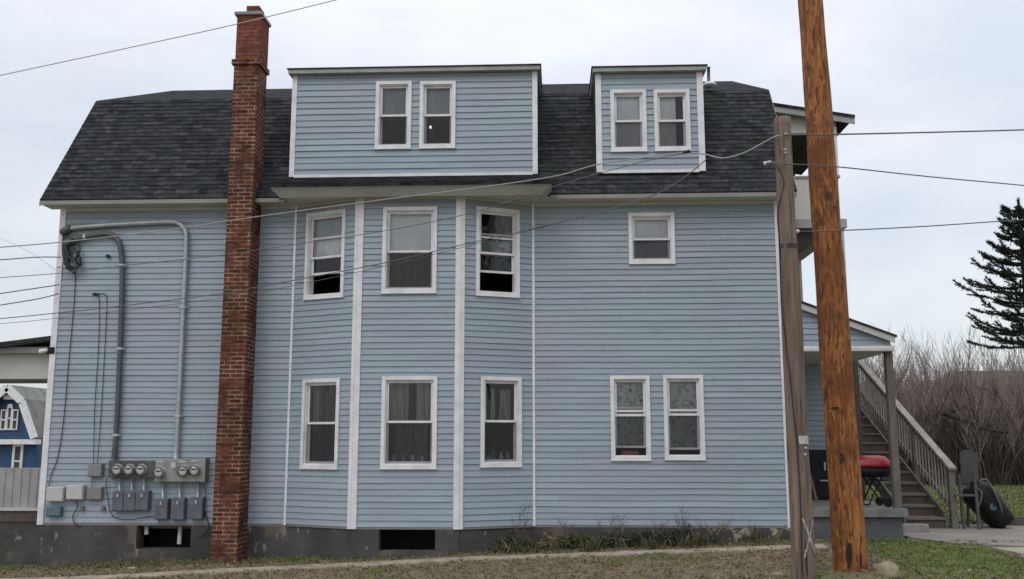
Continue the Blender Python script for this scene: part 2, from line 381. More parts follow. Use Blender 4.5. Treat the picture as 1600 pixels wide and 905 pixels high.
def cloth_mat(name, col, spots=None, fold=.5):
    m = mat(name, col, .9); t = m.node_tree; b = t.nodes['Principled BSDF']; c = N(t, 'ShaderNodeTexCoord')
    colr = mixc(t, tuple(x * .72 for x in col), col, noise(t, c.outputs['Object'], 2.5, 4, .3, .7, (1, 1, .5)))
    if spots:
        v = N(t, 'ShaderNodeTexVoronoi'); v.inputs['Scale'].default_value = 7; t.links.new(c.outputs['Object'], v.inputs['Vector'])
        r = N(t, 'ShaderNodeMapRange'); r.inputs[1].default_value = .16; r.inputs[2].default_value = .24; t.links.new(v.outputs['Distance'], r.inputs[0])
        colr = mixc(t, spots, colr, r.outputs[0]); colr = mixc(t, colr, tuple(x * .5 for x in col), noise(t, c.outputs['Object'], 16, 4, .5, .6))
    t.links.new(colr, b.inputs['Base Color']); return m
M['c_white'] = cloth_mat('white_shade', (.86, .86, .88)); M['c_grey'] = cloth_mat('grey_shade', (.36, .385, .41)); M['c_reflect'] = cloth_mat('grey_reflection_sheet', (.13, .13, .135))
M['c_lace'] = cloth_mat('pale_lace', (.30, .30, .31)); M['c_pat'] = cloth_mat('patterned_fabric', (.50, .55, .54), (.04, .045, .045)); M['c_mid'] = cloth_mat('grey_curtain', (.20, .205, .21)); M['c_navy'] = cloth_mat('dark_slate_curtain', (.075, .08, .09))
# ------------------------------------------------------------------ ground
def ground_mat():
    m = bpy.data.materials.new('lawn_soil'); m.use_nodes = True; t = m.node_tree; b = t.nodes['Principled BSDF']; b.inputs['Roughness'].default_value = .95
    c = N(t, 'ShaderNodeTexCoord'); o = c.outputs['Object']; at = N(t, 'ShaderNodeAttribute', attribute_name='green')
    brown = mixc(t, (.155, .118, .082), (.27, .215, .14), noise(t, o, 5, 6, .35, .65)); brown = mixc(t, brown, (.08, .062, .046), noise(t, o, 11, 5, .56, .66))
    green = mixc(t, (.07, .11, .02), (.14, .17, .04), noise(t, o, 3.5, 6, .35, .65)); green = mixc(t, green, (.15, .12, .06), noise(t, o, 8, 4, .58, .68))
    ns = noise(t, o, 2.4, 5, .3, .7); ad = N(t, 'ShaderNodeMath', operation='ADD'); ad.inputs[1].default_value = -.5; t.links.new(ns, ad.inputs[0])
    a2 = N(t, 'ShaderNodeMath', operation='ADD', use_clamp=True); t.links.new(ad.outputs[0], a2.inputs[0]); t.links.new(at.outputs['Fac'], a2.inputs[1])
    t.links.new(mixc(t, brown, green, a2.outputs[0]), b.inputs['Base Color'])
    n = N(t, 'ShaderNodeTexNoise'); n.inputs['Scale'].default_value = 25; n.inputs['Detail'].default_value = 6; t.links.new(o, n.inputs['Vector'])
    bp = N(t, 'ShaderNodeBump'); bp.inputs['Strength'].default_value = .8; bp.inputs['Distance'].default_value = .03
    t.links.new(n.outputs[0], bp.inputs['Height']); t.links.new(bp.outputs[0], b.inputs['Normal'])
    return m
M['ground'] = ground_mat()
from mathutils import noise as mn
def greenness(x, y):
    g = sst((x - 3.9) / 1.2) * .85
    if y > 16: g = max(g, sst((x - 5) / 1.5) * .9)
    g *= 1 - .8 * math.exp(-((math.hypot(x - POLE[0], y - POLE[1]) - .1) / .55) ** 2)
    if y < 12.6: g *= .55
    g = max(g, .42 * sst((y - 14.85) / .25) * (1 if y < 17 else 0))
    g += .12 + .5 * mn.noise(Vector((x * .6, y * 1.1, 3))) + .3 * mn.noise(Vector((x * 2.1, y * 3, 6)))
    g += .42 * math.exp(-((x - 1.2) / 1.2) ** 2 - ((y - 14.1) / .35) ** 2)
    return max(0, min(1, g))
def axis(fine0, fine1, step, lo, hi):
    a = []; x = fine0
    while x < fine1: a.append(x); x += step
    s = step; x = fine1
    while x < hi: a.append(x); s *= 1.25; x += s
    a.append(hi); s = step; x = fine0 - s
    b = []
    while x > lo: b.append(x); s *= 1.25; x -= s
    b.append(lo); return b[::-1] + a
def build_ground():
    xs = axis(-9, 9.5, .07, -600, 600); ys = axis(11, 18.5, .07, -80, 900)
    V = []; A = []
    for y in ys:
        for x in xs:
            near = -10 < x < 12 and 9 < y < 20
            z = gz(x, y) + (.03 * mn.noise(Vector((x * 2.5, y * 2.5, 0))) + .018 * mn.noise(Vector((x * 8, y * 8, 1))) if near else 0)
            V.append((x, y, z)); A.append(greenness(x, y))
    nx = len(xs); Fc = [(j * nx + i, j * nx + i + 1, (j + 1) * nx + i + 1, (j + 1) * nx + i) for j in range(len(ys) - 1) for i in range(nx - 1)]
    me = bpy.data.meshes.new('ground'); me.from_pydata(V, [], Fc); me.materials.append(M['ground'])
    at = me.attributes.new('green', 'FLOAT', 'POINT'); at.data.foreach_set('value', A); me.polygons.foreach_set('use_smooth', [True] * len(Fc))
    o = bpy.data.objects.new('ground', me); S.collection.objects.link(o); struct(o)
build_ground()
def path_y(x): return 14.15 + .0 + .42 * sst((x + 7.5) / 6.5) + .012 * x + .07 * mn.noise(Vector((x * .5, 0, 5)))
def build_path():
    mb = MB(); xs = [-9 + i * .12 for i in range(int(13.1 / .12))]
    for i in range(len(xs) - 1):
        q = []
        for x in (xs[i], xs[i + 1]):
            c = path_y(x); w = .13 + .05 * mn.noise(Vector((x * 1.7, 2, 2))) + (.0 if x > -6 else -.08 * sst((-6 - x) / 2)); w2 = .17 + .05 * mn.noise(Vector((x * 2.1, 7, 2)))
            q.append(((x, c - w, gz(x, c - w) + .022), (x, c + w2, gz(x, c + w2) + .022)))
        (a, b), (c, d) = q
        mb.face([a, c, d, b]); mb.face([(a[0], a[1], a[2] - .08), (c[0], c[1], c[2] - .08), c, a]); mb.face([b, d, (d[0], d[1], d[2] - .08), (b[0], b[1], b[2] - .08)])
    struct(mb.build('path', M['concrete']))
build_path()
# patio slab beside the stairs
mb = MB()
near = [G(1424, 842), G(1490, 850), G(1545, 855), G(1650, 862)]
poly = [(p.x, p.y) for p in near] + [(14, near[-1].y), (14, 18.05), (5.52, 18.05)]
mb.prism(Fr((0, 0, .19), (1, 0, 0), (0, 1, 0)), poly, -.1, .022); struct(mb.build('patio', M['patio']))
mb = MB(); a = G(1550, 860); b = G(1600, 866); c = G(1590, 872)
mb.prism(Fr((0, 0, .19), (1, 0, 0), (0, 1, 0)), [(a.x, a.y), (c.x, c.y - .1), (11, c.y - .2), (11, a.y - .05)], -.1, .016); struct(mb.build('pavement', M['concrete']))
# ------------------------------------------------------------------ the house
XL, XR, YF, YB = -8.435, 3.672, 15.5, 25.0
ZB, ZT = .40, 5.655           # siding bottom, soffit
ZE, YE = 5.72, 15.15          # roof edge
XEL, XER = -8.66, 3.93
YK, ZK = 16.8, 8.07           # roof break
YR, ZR = 20.2, 9.56           # ridge
house = thing('apartment_house', ((XL + XR) / 2, 20, 0), 'large three storey blue clapboard house with gambrel roof, bay and brick chimney', 'house')
FW = Fr((0, YF, 0), (1, 0, 0))
BL = Fr((-4.365, YF, 0), (-3.20 + 4.365, -.5, 0)); BC = Fr((0, 15.0, 0), (1, 0, 0)); BR = Fr((-1.52, 15.0, 0), (-.37 + 1.52, .5, 0))
LBL = math.hypot(1.165, .5); LBR = math.hypot(1.15, .5)
FD = Fr((0, 15.40, 0), (1, 0, 0))
# windows: (plane, left, right, top, bottom in the photo, options)
WIN = [
 (BL, 473, 531, 592, 732, dict(cur=[('c_mid', .4, 1, 0, .4), ('c_mid', .4, 1, .6, 1), ('c_navy', 0, .9, 0, 1)])),
 (BC, 596, 683, 588, 732, dict(cur=[('c_lace', .47, 1, .05, .45), ('c_lace', .47, 1, .6, .95), ('c_mid', 0, .47, .2, .85)], sill=1)),
 (BR, 750, 814, 589, 729, dict(cur=[('c_lace', .5, .92, .28, .42), ('c_lace', .5, .9, .55, .85)], sill=1)),
 (FW, 954, 1016, 587, 719, dict(cur=[('c_pat', .14, 1, 0, 1)], lift=.12, mid=.53, dbl=1, red=1)),
 (FW, 1037, 1100, 586, 718, dict(cur=[('c_pat', .10, 1, 0, 1)], lift=.08, mid=.53, dbl=1)),
 (BL, 479, 540, 331, 466, dict(cur=[('c_white', .46, .74, 0, 1), ('c_grey', .74, 1, 0, 1)], lift=.34, mid=.47, rail=.72)),
 (BC, 598, 683, 324, 458, dict(cur=[('c_white', .46, 1, 0, 1), ('c_mid', 0, .46, 0, 1)], mid=.48)),
 (BR, 743, 811, 326, 463, dict(cur=[('c_grey', .46, .66, 0, 1), ('c_navy', .3, .46, 0, 1), ('c_reflect', .68, 1, .35, 1)], lift=.32, mid=.48, rail=.68)),  # sheet above the rail stands in for the grey reflection in the glass
 (FW, 982, 1054, 333, 412, dict(cur=[('c_white', .5, 1, 0, 1), ('c_grey', 0, .5, 0, 1)], mid=.48)),
 (FD, 587, 643, 128, 233, dict(cur=[('c_grey', .47, 1, 0, 1)], mid=.5)),
 (FD, 656, 712, 128, 232, dict(cur=[('c_grey', .47, 1, 0, 1)], mid=.5, bulb=1)),
 (FD, 954, 1010, 141, 237, dict(cur=[('c_white', 0, 1, 0, 1)], mid=.5)),
 (FD, 1022, 1078, 141, 236, dict(cur=[('c_white', 0, 1, 0, .66)], mid=.5)),
]
def wrect(w):
    fr, l, r, t, b = w[:5]
    ym = (t + b) / 2; xm = (l + r) / 2
    return fr.uv(l, ym)[0], fr.uv(r, ym)[0], fr.uv(xm, b)[1], fr.uv(xm, t)[1]
RECT = [wrect(w) for w in WIN]
def holes_of(fr, m=.035): return [(a + m, b - m, c + m, d - m) for (a, b, c, d), w in zip(RECT, WIN) if w[0] is fr]
def window(fr, rect, o):
    u0, u1, v0, v1 = rect; T = .058; mb = MB()
    def ring(mb, a, b, c, d, t, w0, w1, tb=None):
        tb = tb or t
        mb.fbox(fr, a, b, d - t, d, w0, w1); mb.fbox(fr, a, b, c, c + tb, w0, w1); mb.fbox(fr, a, a + t, c + tb, d - t, w0, w1); mb.fbox(fr, b - t, b, c + tb, d - t, w0, w1)
    ring(mb, u0, u1, v0, v1, T, -.02, .044); ring(mb, u0 + T - .006, u1 - T + .006, v0 + T - .006, v1 - T + .006, .022, -.12, .014)
    mb.fbox(fr, u0 - .008, u1 + .008, v0 - .014, v0 - .001, -.01, .052)
    w = mb.build('window', M['white'], house)
    a, b, c, d = u0 + T + .014, u1 - T - .014, v0 + T + .014, v1 - T - .014; H = d - c; mid = c + H * o.get('mid', .5)
    def sash(c0, d0, wz, r=None):
        mb = MB(); ring(mb, a, b, c0, d0, .034, wz - .028, wz, .036)
        if r: mb.fbox(fr, a + .034, b - .034, r - .014, r + .014, wz - .026, wz - .002)
        sh = mb.build('sash', M['white'], w)
        mb = MB(); p = [(a + .03, c0 + .03), (b - .03, c0 + .03), (b - .03, d0 - .03), (a + .03, d0 - .03)]
        mb.face([fr.to(*q, wz - .015) for q in p]); mb.build('pane', M['glass'], w)
    lift = o.get('lift', 0)
    sash(mid - .015, d, -.022, c + H * o['rail'] if 'rail' in o else None)
    sash(c + lift, mid + .02 + lift, -.058)
    if o.get('dbl'):
        mb = MB(); mb.fbox(fr, a, b, mid + .055, mid + .085, -.021, -.012); mb.build('storm_rail', M['white'], w)
    if not o.get('lift') or o.get('dbl'):
        mb = MB(); p = [(a + .004, c), (b - .004, c), (b - .004, mid - .012), (a + .004, mid - .012)]
        mb.face([fr.to(*q, -.024) for q in p]); mb.build('insect_screen', M['screen'], w)
    for cn, f0, f1, g0, g1 in o.get('cur', []):
        mb = MB(); n = 44; x0, x1 = a - .02 + (b - a + .04) * g0, a - .02 + (b - a + .04) * g1; z0, z1 = c + H * f0, c + H * f1 + (.03 if f1 == 1 else 0)
        amp = .004 if cn in ('c_white', 'c_grey', 'c_pat') else .034; fq = 15 if amp > .01 else 9; ph = random.random() * 6; rows = 5
        def pt(i, j):
            x = lerp(x0, x1, i / n); z = lerp(z0, z1, j / rows)
            ww = (-.112 if amp < .01 else -.150) + amp * math.sin(x * fq * 2 + ph + .8 * math.sin(j + ph)) + amp * .6 * math.sin(x * fq * 5.3 + j * .4)
            return fr.to(x, z, ww)
        for i in range(n):
            for j in range(rows): mb.face([pt(i, j), pt(i + 1, j), pt(i + 1, j + 1), pt(i, j + 1)])
        mb.build('curtain' if amp > .01 else 'shade', M[cn], w, smooth=True)
    if o.get('red'):
        mb = MB(); mb.fbox(fr, a + .1, b - .12, c, c + .07, -.13, -.07); mb.build('cloth_roll', M['redcloth'], w, bevel=.015)
    if o.get('sill'):
        for k in range(4):
            x = a + (b - a) * (.2 + .2 * k) + random.uniform(-.03, .03); q = fr.to(x, c + .035, -.11)
            mb = MB(); h = random.uniform(.07, .15); mb.lathe(q, (0, 0, 1), [(0, .022), (h * .4, .036), (h * .7, .018), (h, .024)], 10); mb.build('ornament', random.choice([M['boxpale'], M['boxmid'], M['c_white']]), w, smooth=True)
    if o.get('bulb'):
        e = bpy.data.materials.new('lit_bulb'); e.use_nodes = True; bb = e.node_tree.nodes['Principled BSDF']; bb.inputs['Emission Color'].default_value = (1, .97, .9, 1); bb.inputs['Emission Strength'].default_value = 2.5
        q = fr.to(*fr.uv(669, 190), -.3); mb = MB(); mb.lathe(q, (0, 0, 1), [(-.022, .01), (-.015, .018), (0, .022), (.015, .015), (.03, .008)], 12); mb.build('lamp_bulb', e, w, smooth=True)
for w, r in zip(WIN, RECT): window(w[0], r, w[5])
# walls: backing plus lapped siding
mbw = MB(); mbs = MB()
hf = holes_of(FW, .05); bayhole = (-4.30, -.44, 0, 5.6)
holed(mbw, FW, XL + .02, XR - .02, ZB, ZT + .3, -.18, -.001, hf + [bayhole])
lap(mbs, FW, [(XL, ZB), (-4.365, ZB), (-4.365, ZT), (XL, ZT)], holes=[], v0=ZB, jit=.1, seams=True)
lap(mbs, FW, [(-.37, ZB), (XR, ZB), (XR, ZT), (-.37, ZT)], holes=holes_of(FW), v0=ZB, jit=.1, seams=True)
for fr, L, x0 in ((BL, LBL, 0), (BC, 1.68, -3.20), (BR, LBR, 0)):
    holed(mbw, fr, x0 + (.0 if x0 else .02), x0 + L, ZB - .0, ZT, -.10, -.001, holes_of(fr, .05))
    lap(mbs, fr, [(x0, ZB), (x0 + L, ZB), (x0 + L, ZT), (x0, ZT)], holes=holes_of(fr), v0=ZB, jit=.1, seams=True)
# end walls and back wall (gambrel outline)
prof = [(YF, 0.4), (YB, .4), (YB, ZT), (2 * YR - YK - .1, ZK - .1), (YR, ZR - .08), (YK + .1, ZK - .1), (YF, ZT + .3)]
EL = Fr((XL, 0, 0), (0, -1, 0)); ER = Fr((XR, 0, 0), (0, 1, 0))
lap(mbs, EL, [(-y, z) for y, z in prof][::-1], v0=ZB); lap(mbs, ER, prof, v0=ZB)
mbw.prism(EL, [(-y, z) for y, z in prof][::-1], -.16, -.001); mbw.prism(ER, prof, -.16, -.001)
FB = Fr((0, YB, 0), (-1, 0, 0)); lap(mbs, FB, [(-XR, ZB), (-XL, ZB), (-XL, ZT), (-XR, ZT)], v0=ZB); mbw.fbox(FB, -XR + .02, -XL - .02, ZB, ZT, -.16, -.001)
mbw.box(XL + .2, XR - .2, YF + .2, YB - .2, 2.95, 3.1); mbw.box(XL + .2, XR - .2, YF + .2, YB - .2, .3, .42); mbw.box(XL + .2, XR - .2, YF + .2, YB - .2, ZT + .02, ZT + .12)
mbw.build('wall', M['room'], house); mbs.build('siding', M['siding'], house)
# white corner boards
def trim(fr, u0, u1, z0, z1, w=.028, m='white', name='corner_trim', w0=-.01):
    mb = MB(); mb.fbox(fr, u0, u1, z0, z1, w0, w); return mb.build(name, M[m], house)
trim(FW, XL - .03, XL + .07, ZB - .03, ZT, .032); trim(FW, XR - .055, XR + .03, ZB - .03, ZT, .032)
trim(FW, -5.05, -5.012, ZB, ZT, .026); trim(FW, -4.40, -4.362, ZB - .02, ZT, .03); trim(FW, -.385, -.345, ZB - .02, ZT, .03)
for x, s in ((-3.20, 1), (-1.52, -1)):
    mb = MB(); mb.box(min(x, x + s * .085), max(x, x + s * .085), 14.966, 15.0, ZB - .03, ZT)
    fr = BL if s > 0 else BR; L = LBL if s > 0 else 0
    if s > 0: mb.fbox(fr, L - .055, L + .01, ZB - .03, ZT, -.01, .032)
    else: mb.fbox(fr, -.01, .055, ZB - .03, ZT, -.01, .032)
    mb.build('corner_trim', M['white'], house)
# starter strip along the bottom of the siding
mb = MB(); mb.fbox(FW, XL, -4.37, ZB - .035, ZB - .002, -.01, .012); mb.fbox(FW, -.36, XR, ZB - .035, ZB - .002, -.01, .012)
for fr, L, x0 in ((BL, LBL, 0), (BC, 1.68, -3.20), (BR, LBR, 0)): mb.fbox(fr, x0 + .01, x0 + L - .01, ZB - .035, ZB - .002, -.01, .012)
mb.build('starter_strip', M['boxmid'], house)
# foundation
mb = MB(); FF = Fr((0, YF - .01, 0), (1, 0, 0)); FBc = Fr((0, 14.99, 0), (1, 0, 0))
hl = FF.uv(213, 838)[0], FF.uv(298, 838)[0], FF.uv(255, 858)[1], ZB - .02
holed(mb, FF, XL + .01, -4.3, -.6, ZB - .035, -.3, 0, [(hl[0], hl[1], hl[2], ZB - .035)])
holed(mb, FF, -.42, XR - .01, -.6, ZB - .035, -.3, 0, [])
hc = FBc.uv(592, 840)[0], FBc.uv(680, 840)[0], FBc.uv(636, 861)[1]
holed(mb, FBc, -3.2, -1.52, -.6, ZB - .035, -.2, 0, [(hc[0], hc[1], hc[2], ZB - .035)])
for fr, L in ((BL, LBL), (BR, LBR)): mb.fbox(fr, 0, L, -.6, ZB - .036, -.2, -.012)
mb.box(XL + .02, XR - .02, YB - .3, YB - .01, -.6, .36); mb.box(XL + .01, XL + .3, YF + .3, YB - .3, -.6, .36); mb.box(XR - .3, XR - .01, YF + .3, YB - .3, -.6, .36)
mb.build('foundation', M['found'], house)
mb = MB()  # cellar behind the two openings
mb.box(hl[0] - .3, hl[1] + .3, YF + 1.2, YF + 1.3, -.8, .36); mb.build('cellar_wall', M['dark'], house); mb = MB(); mb.box(hc[0] - .3, hc[1] + .3, 16.2, 16.3, -.8, .36); mb.build('cellar_wall', M['dark'], house)

mb = MB()
for px, py0, py1 in ((229, 822, 835), (282, 822, 850)):
    q = P(px, py0, YF + .12); q2 = P(px - (2 if px > 250 else 0), py1, YF + .12); mb.tube([q, q2], .035, 10)
mb.build('drain_pipe', M['boxpale'], house, smooth=True)
# soffit and fascia
mb = MB()
mb.box(XEL, XER, YE + .02, YF + .05, ZT, ZT + .03)
mb.build('soffit', M['beige'], house)
for xa, xb in ((XEL + .01, -4.57), (-.08, XER - .01)):
    mb = MB(); mb.box(xa, xb, YE, YE + .025, ZT - .015, ZE - .012); mb.build('fascia', M['fascia'], house)
mb = MB(); mb.box(-4.47, -.18, 14.72, 15.5, ZT - .002, ZT + .028); mb.build('bay_soffit', M['beige'], house)
mb = MB()  # boxed eave of the bay, leaning in towards its foot
to_ = [(-4.60, YE), (-4.60, 14.59), (-.05, 14.59), (-.05, YE)]; bo = [(-4.44, YE), (-4.44, 14.73), (-.21, 14.73), (-.21, YE)]
for i in range(3):
    (a, b), (c, d), (e, f_), (g, h) = to_[i], to_[i + 1], bo[i], bo[i + 1]
    mb.face([(e, f_, 5.60), (g, h, 5.60), (c, d, 5.765), (a, b, 5.765)]); 
mb.face([(-4.44, 14.73, 5.60), (-4.44, YE, 5.60), (-4.42, YE, 5.66), (-4.42, 14.75, 5.66)]); mb.face([(-4.44, 14.73, 5.60), (-.21, 14.73, 5.60), (-.23, 14.75, 5.66), (-4.42, 14.75, 5.66)])
mb.build('bay_fascia', M['bayfascia'], house)
# frieze trim under the soffit
mb = MB(); mb.fbox(FW, XL, -4.37, ZT - .05, ZT - .002, 0, .024); mb.fbox(FW, -.36, XR, ZT - .05, ZT - .002, 0, .024)
for fr, L, x0 in ((BL, LBL, 0), (BC, 1.68, -3.20), (BR, LBR, 0)): mb.fbox(fr, x0 + .01, x0 + L - .01, ZT - .04, ZT - .004, 0, .024)
mb.build('frieze', M['beige'], house)
# roof
mb = MB()
def slope(p0, p1, p2, p3, expo=.115, proud=.008):   # eave left, eave right, top right, top left: planar
    O = Vector(p0); U = (Vector(p1) - O).normalized(); nn = U.cross(Vector(p3) - O).normalized(); V = nn.cross(U)
    fr = Fr(O, U, V); pl = [((Vector(q) - O).dot(U), (Vector(q) - O).dot(V)) for q in (p0, p1, p2, p3)]
    lap(mb, fr, pl, expo, proud, v0=0, jit=.35); mb.prism(fr, pl, -.05, .001)
XRID = P(1116, 127, YR).x
slope((XEL, YE, ZE), (XER, YE, ZE), (XER, YK, ZK), (XEL, YK, ZK))
slope((XEL, YK, ZK), (XER, YK, ZK), (XER, YR, ZR), (XEL, YR, ZR), proud=.0015)
yb = 2 * YR
slope((XER, yb - YE, ZE), (XEL, yb - YE, ZE), (XEL, yb - YK, ZK), (XER, yb - YK, ZK))
slope((XER, yb - YK, ZK), (XEL, yb - YK, ZK), (XEL, YR, ZR), (XER, YR, ZR))
mb.build('roof', M['shingle'], house)
for x in (XEL - .012, XER - .018):  # rake boards
    mb = MB()
    for (y0, z0), (y1, z1) in (((YE, ZE), (YK, ZK)), ((YK, ZK), (YR, ZR)), ((yb - YE, ZE), (yb - YK, ZK)), ((yb - YK, ZK), (YR, ZR))):
        mb.hull([(x, y0, z0 - .11), (x + .03, y0, z0 - .11), (x + .03, y0, z0 - .02), (x, y0, z0 - .02)] + [(x, y1, z1 - .11), (x + .03, y1, z1 - .11), (x + .03, y1, z1 - .02), (x, y1, z1 - .02)])
    mb.build('rake_board', M['beige'], house)

mb = MB(); slope((-4.62, 14.56, 5.785), (-.03, 14.56, 5.785), (-.30, 15.42, 6.13), (-4.40, 15.42, 6.13), .115, .008)
lft = [(-4.62, 14.56, 5.785), (-4.40, 15.42, 6.13), (-4.62, 15.5, 6.1)]; mb.face(lft[::-1]); mb.face([(-.03, 14.56, 5.785), (-.03, 15.5, 6.1), (-.30, 15.42, 6.13)])
mb.build('bay_roof', M['shingle'], house)
# dormers
def dormer(x0, x1, z0, z1, tl, tr):
    d = MB(); lap(d, FD, [(x0, z0), (x1, z0), (x1, z1), (x0, z1)], holes=[h for h in holes_of(FD) if x0 < h[0] < x1], v0=z0, expo=.108, jit=.15, seams=True)
    yback = YK + .1
    roofz = lambda y: ZE + (y - YE) * (ZK - ZE) / (YK - YE)
    for fr, s in ((Fr((x0, 0, 0), (0, -1, 0)), -1), (Fr((x1, 0, 0), (0, 1, 0)), 1)):
        pl = [(s * 15.40, z0), (s * 15.40, z1), (s * yback, z1)]
        if s < 0: pl = pl[::-1]
        else: pl = pl[::-1]
        pl2 = pl if ((pl[1][0] - pl[0][0]) * (pl[2][1] - pl[0][1]) - (pl[2][0] - pl[0][0]) * (pl[1][1] - pl[0][1])) > 0 else pl[::-1]
        lap(d, fr, pl2, v0=z0, expo=.108)
    ds = d.build('dormer', M['siding'], house)
    b = MB(); holed(b, FD, x0 + .01, x1 - .01, z0, z1, -.08, -.001, [h for h in holes_of(FD, .05) if x0 < h[0] < x1]); b.build('dormer_wall', M['room'], ds)
    b = MB(); b.fbox(FD, x0 - .02, x0 + tl, z0 - .02, z1, 0, .03); b.fbox(FD, x1 - tr, x1 + .02, z0 - .02, z1, 0, .03)
    b.fbox(FD, x0 + tl, x1 - tr, z0 - .04, z0 + .012, 0, .034)
    b.box(x0 - .022, x0 - .001, 15.402, 15.45, z0 - .02, z1)
    b.build('dormer_trim', M['white'], ds)
    b = MB(); e = .07
    b.hull([(x0 - e, 15.27, z1), (x1 + e, 15.27, z1), (x1 + e, YK + .35, z1 + .06), (x0 - e, YK + .35, z1 + .06), (x0 - e, 15.27, z1 + .07), (x1 + e, 15.27, z1 + .07), (x1 + e, YK + .35, z1 + .16), (x0 - e, YK + .35, z1 + .16)])
    b.build('dormer_eave', M['greytrim'], ds)
    b = MB(); e = .09
    b.hull([(x0 - e, 15.25, z1 + .072), (x1 + e, 15.25, z1 + .072), (x1 + e, YK + .36, z1 + .163), (x0 - e, YK + .36, z1 + .163), (x0 - e, 15.25, z1 + .09), (x1 + e, 15.25, z1 + .09), (x1 + e, YK + .36, z1 + .18), (x0 - e, YK + .36, z1 + .18)])
    b.build('dormer_roof', M['shingle'], ds)
a, b_ = FD.uv(457, 195)[0], FD.uv(838, 190)[0]; dormer(a, b_, FD.uv(650, 273)[1], FD.uv(650, 116)[1], .065, .065)
a, b_ = FD.uv(933, 190)[0], FD.uv(1098, 190)[0]; dormer(a, b_, FD.uv(1018, 267)[1], FD.uv(1018, 115)[1], .075, .085)
# chimney
CY = 15.02; cx0, cx1 = P(330, 850, CY).x, P(371, 850, CY).x; CB = 15.49
zt = P(365, 19, CY).z; zc = P(360, 98, CY).z
mb = MB(); mb.box(cx0, cx1, CY, CB, -.6, zc - .04); mb.box(cx0 - .035, cx1 + .035, CY - .035, CB + .035, zc - .04, zc + .05)
ch = mb.build('chimney', M['brick'], house)
mb = MB(); mb.box(cx0 + .01, cx1 + .0, CY + .01, CB + .02, zc + .05, zt - .06); mb.build('chimney_stack', M['brick_new'], ch)
mb = MB(); mb.box(cx0 - .03, cx1 + .03, CY - .03, CB + .05, zt - .06, zt); mb.build('chimney_cap', M['boxmid'], ch, bevel=.01)
mb = MB(); mb.box(cx0 + .13, cx1 - .06, CY + .1, CB - .08, zt, zt + .16); mb.build('chimney_pot', M['brick_new'], ch, bevel=.01)
# roof vent and pipe
q = P(1107, 127, 19.6)
mb = MB(); mb.tube([q + Vector((0, 0, -.15)), P(1107, 105, 19.6)], .035, 10); mb.build('vent_pipe', M['darkpipe'], house, smooth=True)
q = PX(1108, 133, P(1108, 133, 16.6).x); q = P(1109, 133, 16.75)
mb = MB(); mb.lathe(q + Vector((0, 0, -.02)), (0, 0, 1), [(0, .13), (.03, .125), (.06, .09), (.075, .03)], 16); mb.build('roof_vent', M['white'], house, smooth=True)
# ------------------------------------------------------------------ right hand porch (part of the house)
PZ = .66; PXR = 5.45
mb = MB(); mb.box(XR + .04, 5.52, 15.56, 18.3, PZ - .13, PZ); dk = mb.build('porch_deck', M['deckpaint'], house, bevel=.006)
mb = MB(); mb.box(XR + .04, 5.44, 15.62, 18.2, -.1, PZ - .131); mb.build('porch_base', M['stucco'], dk)
mb = MB(); mb.box(5.36, 5.475, 15.68, 15.8, PZ, 3.17); mb.build('porch_post', M['greywood'], dk, bevel=.006)
FP = Fr((0, 18.3, 0), (1, 0, 0)); mb = MB(); lap(mb, FP, [(XR + .03, PZ), (5.45, PZ), (5.45, 3.2), (XR + .03, 3.2)], v0=PZ); mb.box(XR + .03, 5.45, 18.302, 18.5, .2, 3.2)
pw = mb.build('porch_wall', M['siding'], house)
mb = MB(); mb.box(5.451, 5.56, 18.26, 18.5, .2, 3.2); mb.build('corner_post', M['brownwood'], pw)
FG = Fr((0, 15.55, 0), (1, 0, 0)); zl, zr = 4.0, 3.36
mb = MB(); lap(mb, FG, [(XR + .04, 3.24), (5.40, 3.24), (5.40, zr), (XR + .04, zl)], v0=3.24, expo=.0958); mb.box(XR + .04, 5.38, 15.56, 15.62, 3.2, 3.3)
pr = mb.build('porch_gable', M['siding'], house)
mb = MB(); mb.box(XR + .04, 5.45, 15.50, 18.29, 3.15, 3.18); mb.build('porch_ceiling', M['beige'], pr)
mb = MB(); mb.box(XR + .04, 5.45, 15.50, 15.545, 3.181, 3.235); mb.build('porch_beam', M['white'], pr)
sl = (zr - zl) / (5.40 - XR - .04)
def pz(x): return zl + .03 + sl * (x - XR - .04)
mb = MB()
for y0, y1, t0, t1, mt in ((15.44, 15.47, -.10, .0, 0),):
    mb.hull([(XR + .04, y0, pz(XR + .04) + t0), (5.44, y0, pz(5.44) + t0), (5.44, y1, pz(5.44) + t0), (XR + .04, y1, pz(XR + .04) + t0), (XR + .04, y0, pz(XR + .04) + t1), (5.44, y0, pz(5.44) + t1), (5.44, y1, pz(5.44) + t1), (XR + .04, y1, pz(XR + .04) + t1)])
mb.build('porch_fascia', M['boxpale'], pr)
mb = MB(); mb.hull([(XR + .04, 15.42, pz(XR + .04)), (5.47, 15.42, pz(5.47)), (5.47, 18.6, pz(5.47)), (XR + .04, 18.6, pz(XR + .04)), (XR + .04, 15.42, pz(XR + .04) + .035), (5.47, 15.42, pz(5.47) + .035), (5.47, 18.6, pz(5.47) + .035), (XR + .04, 18.6, pz(XR + .04) + .035)])
mb.build('porch_roof', M['shingle'], pr)
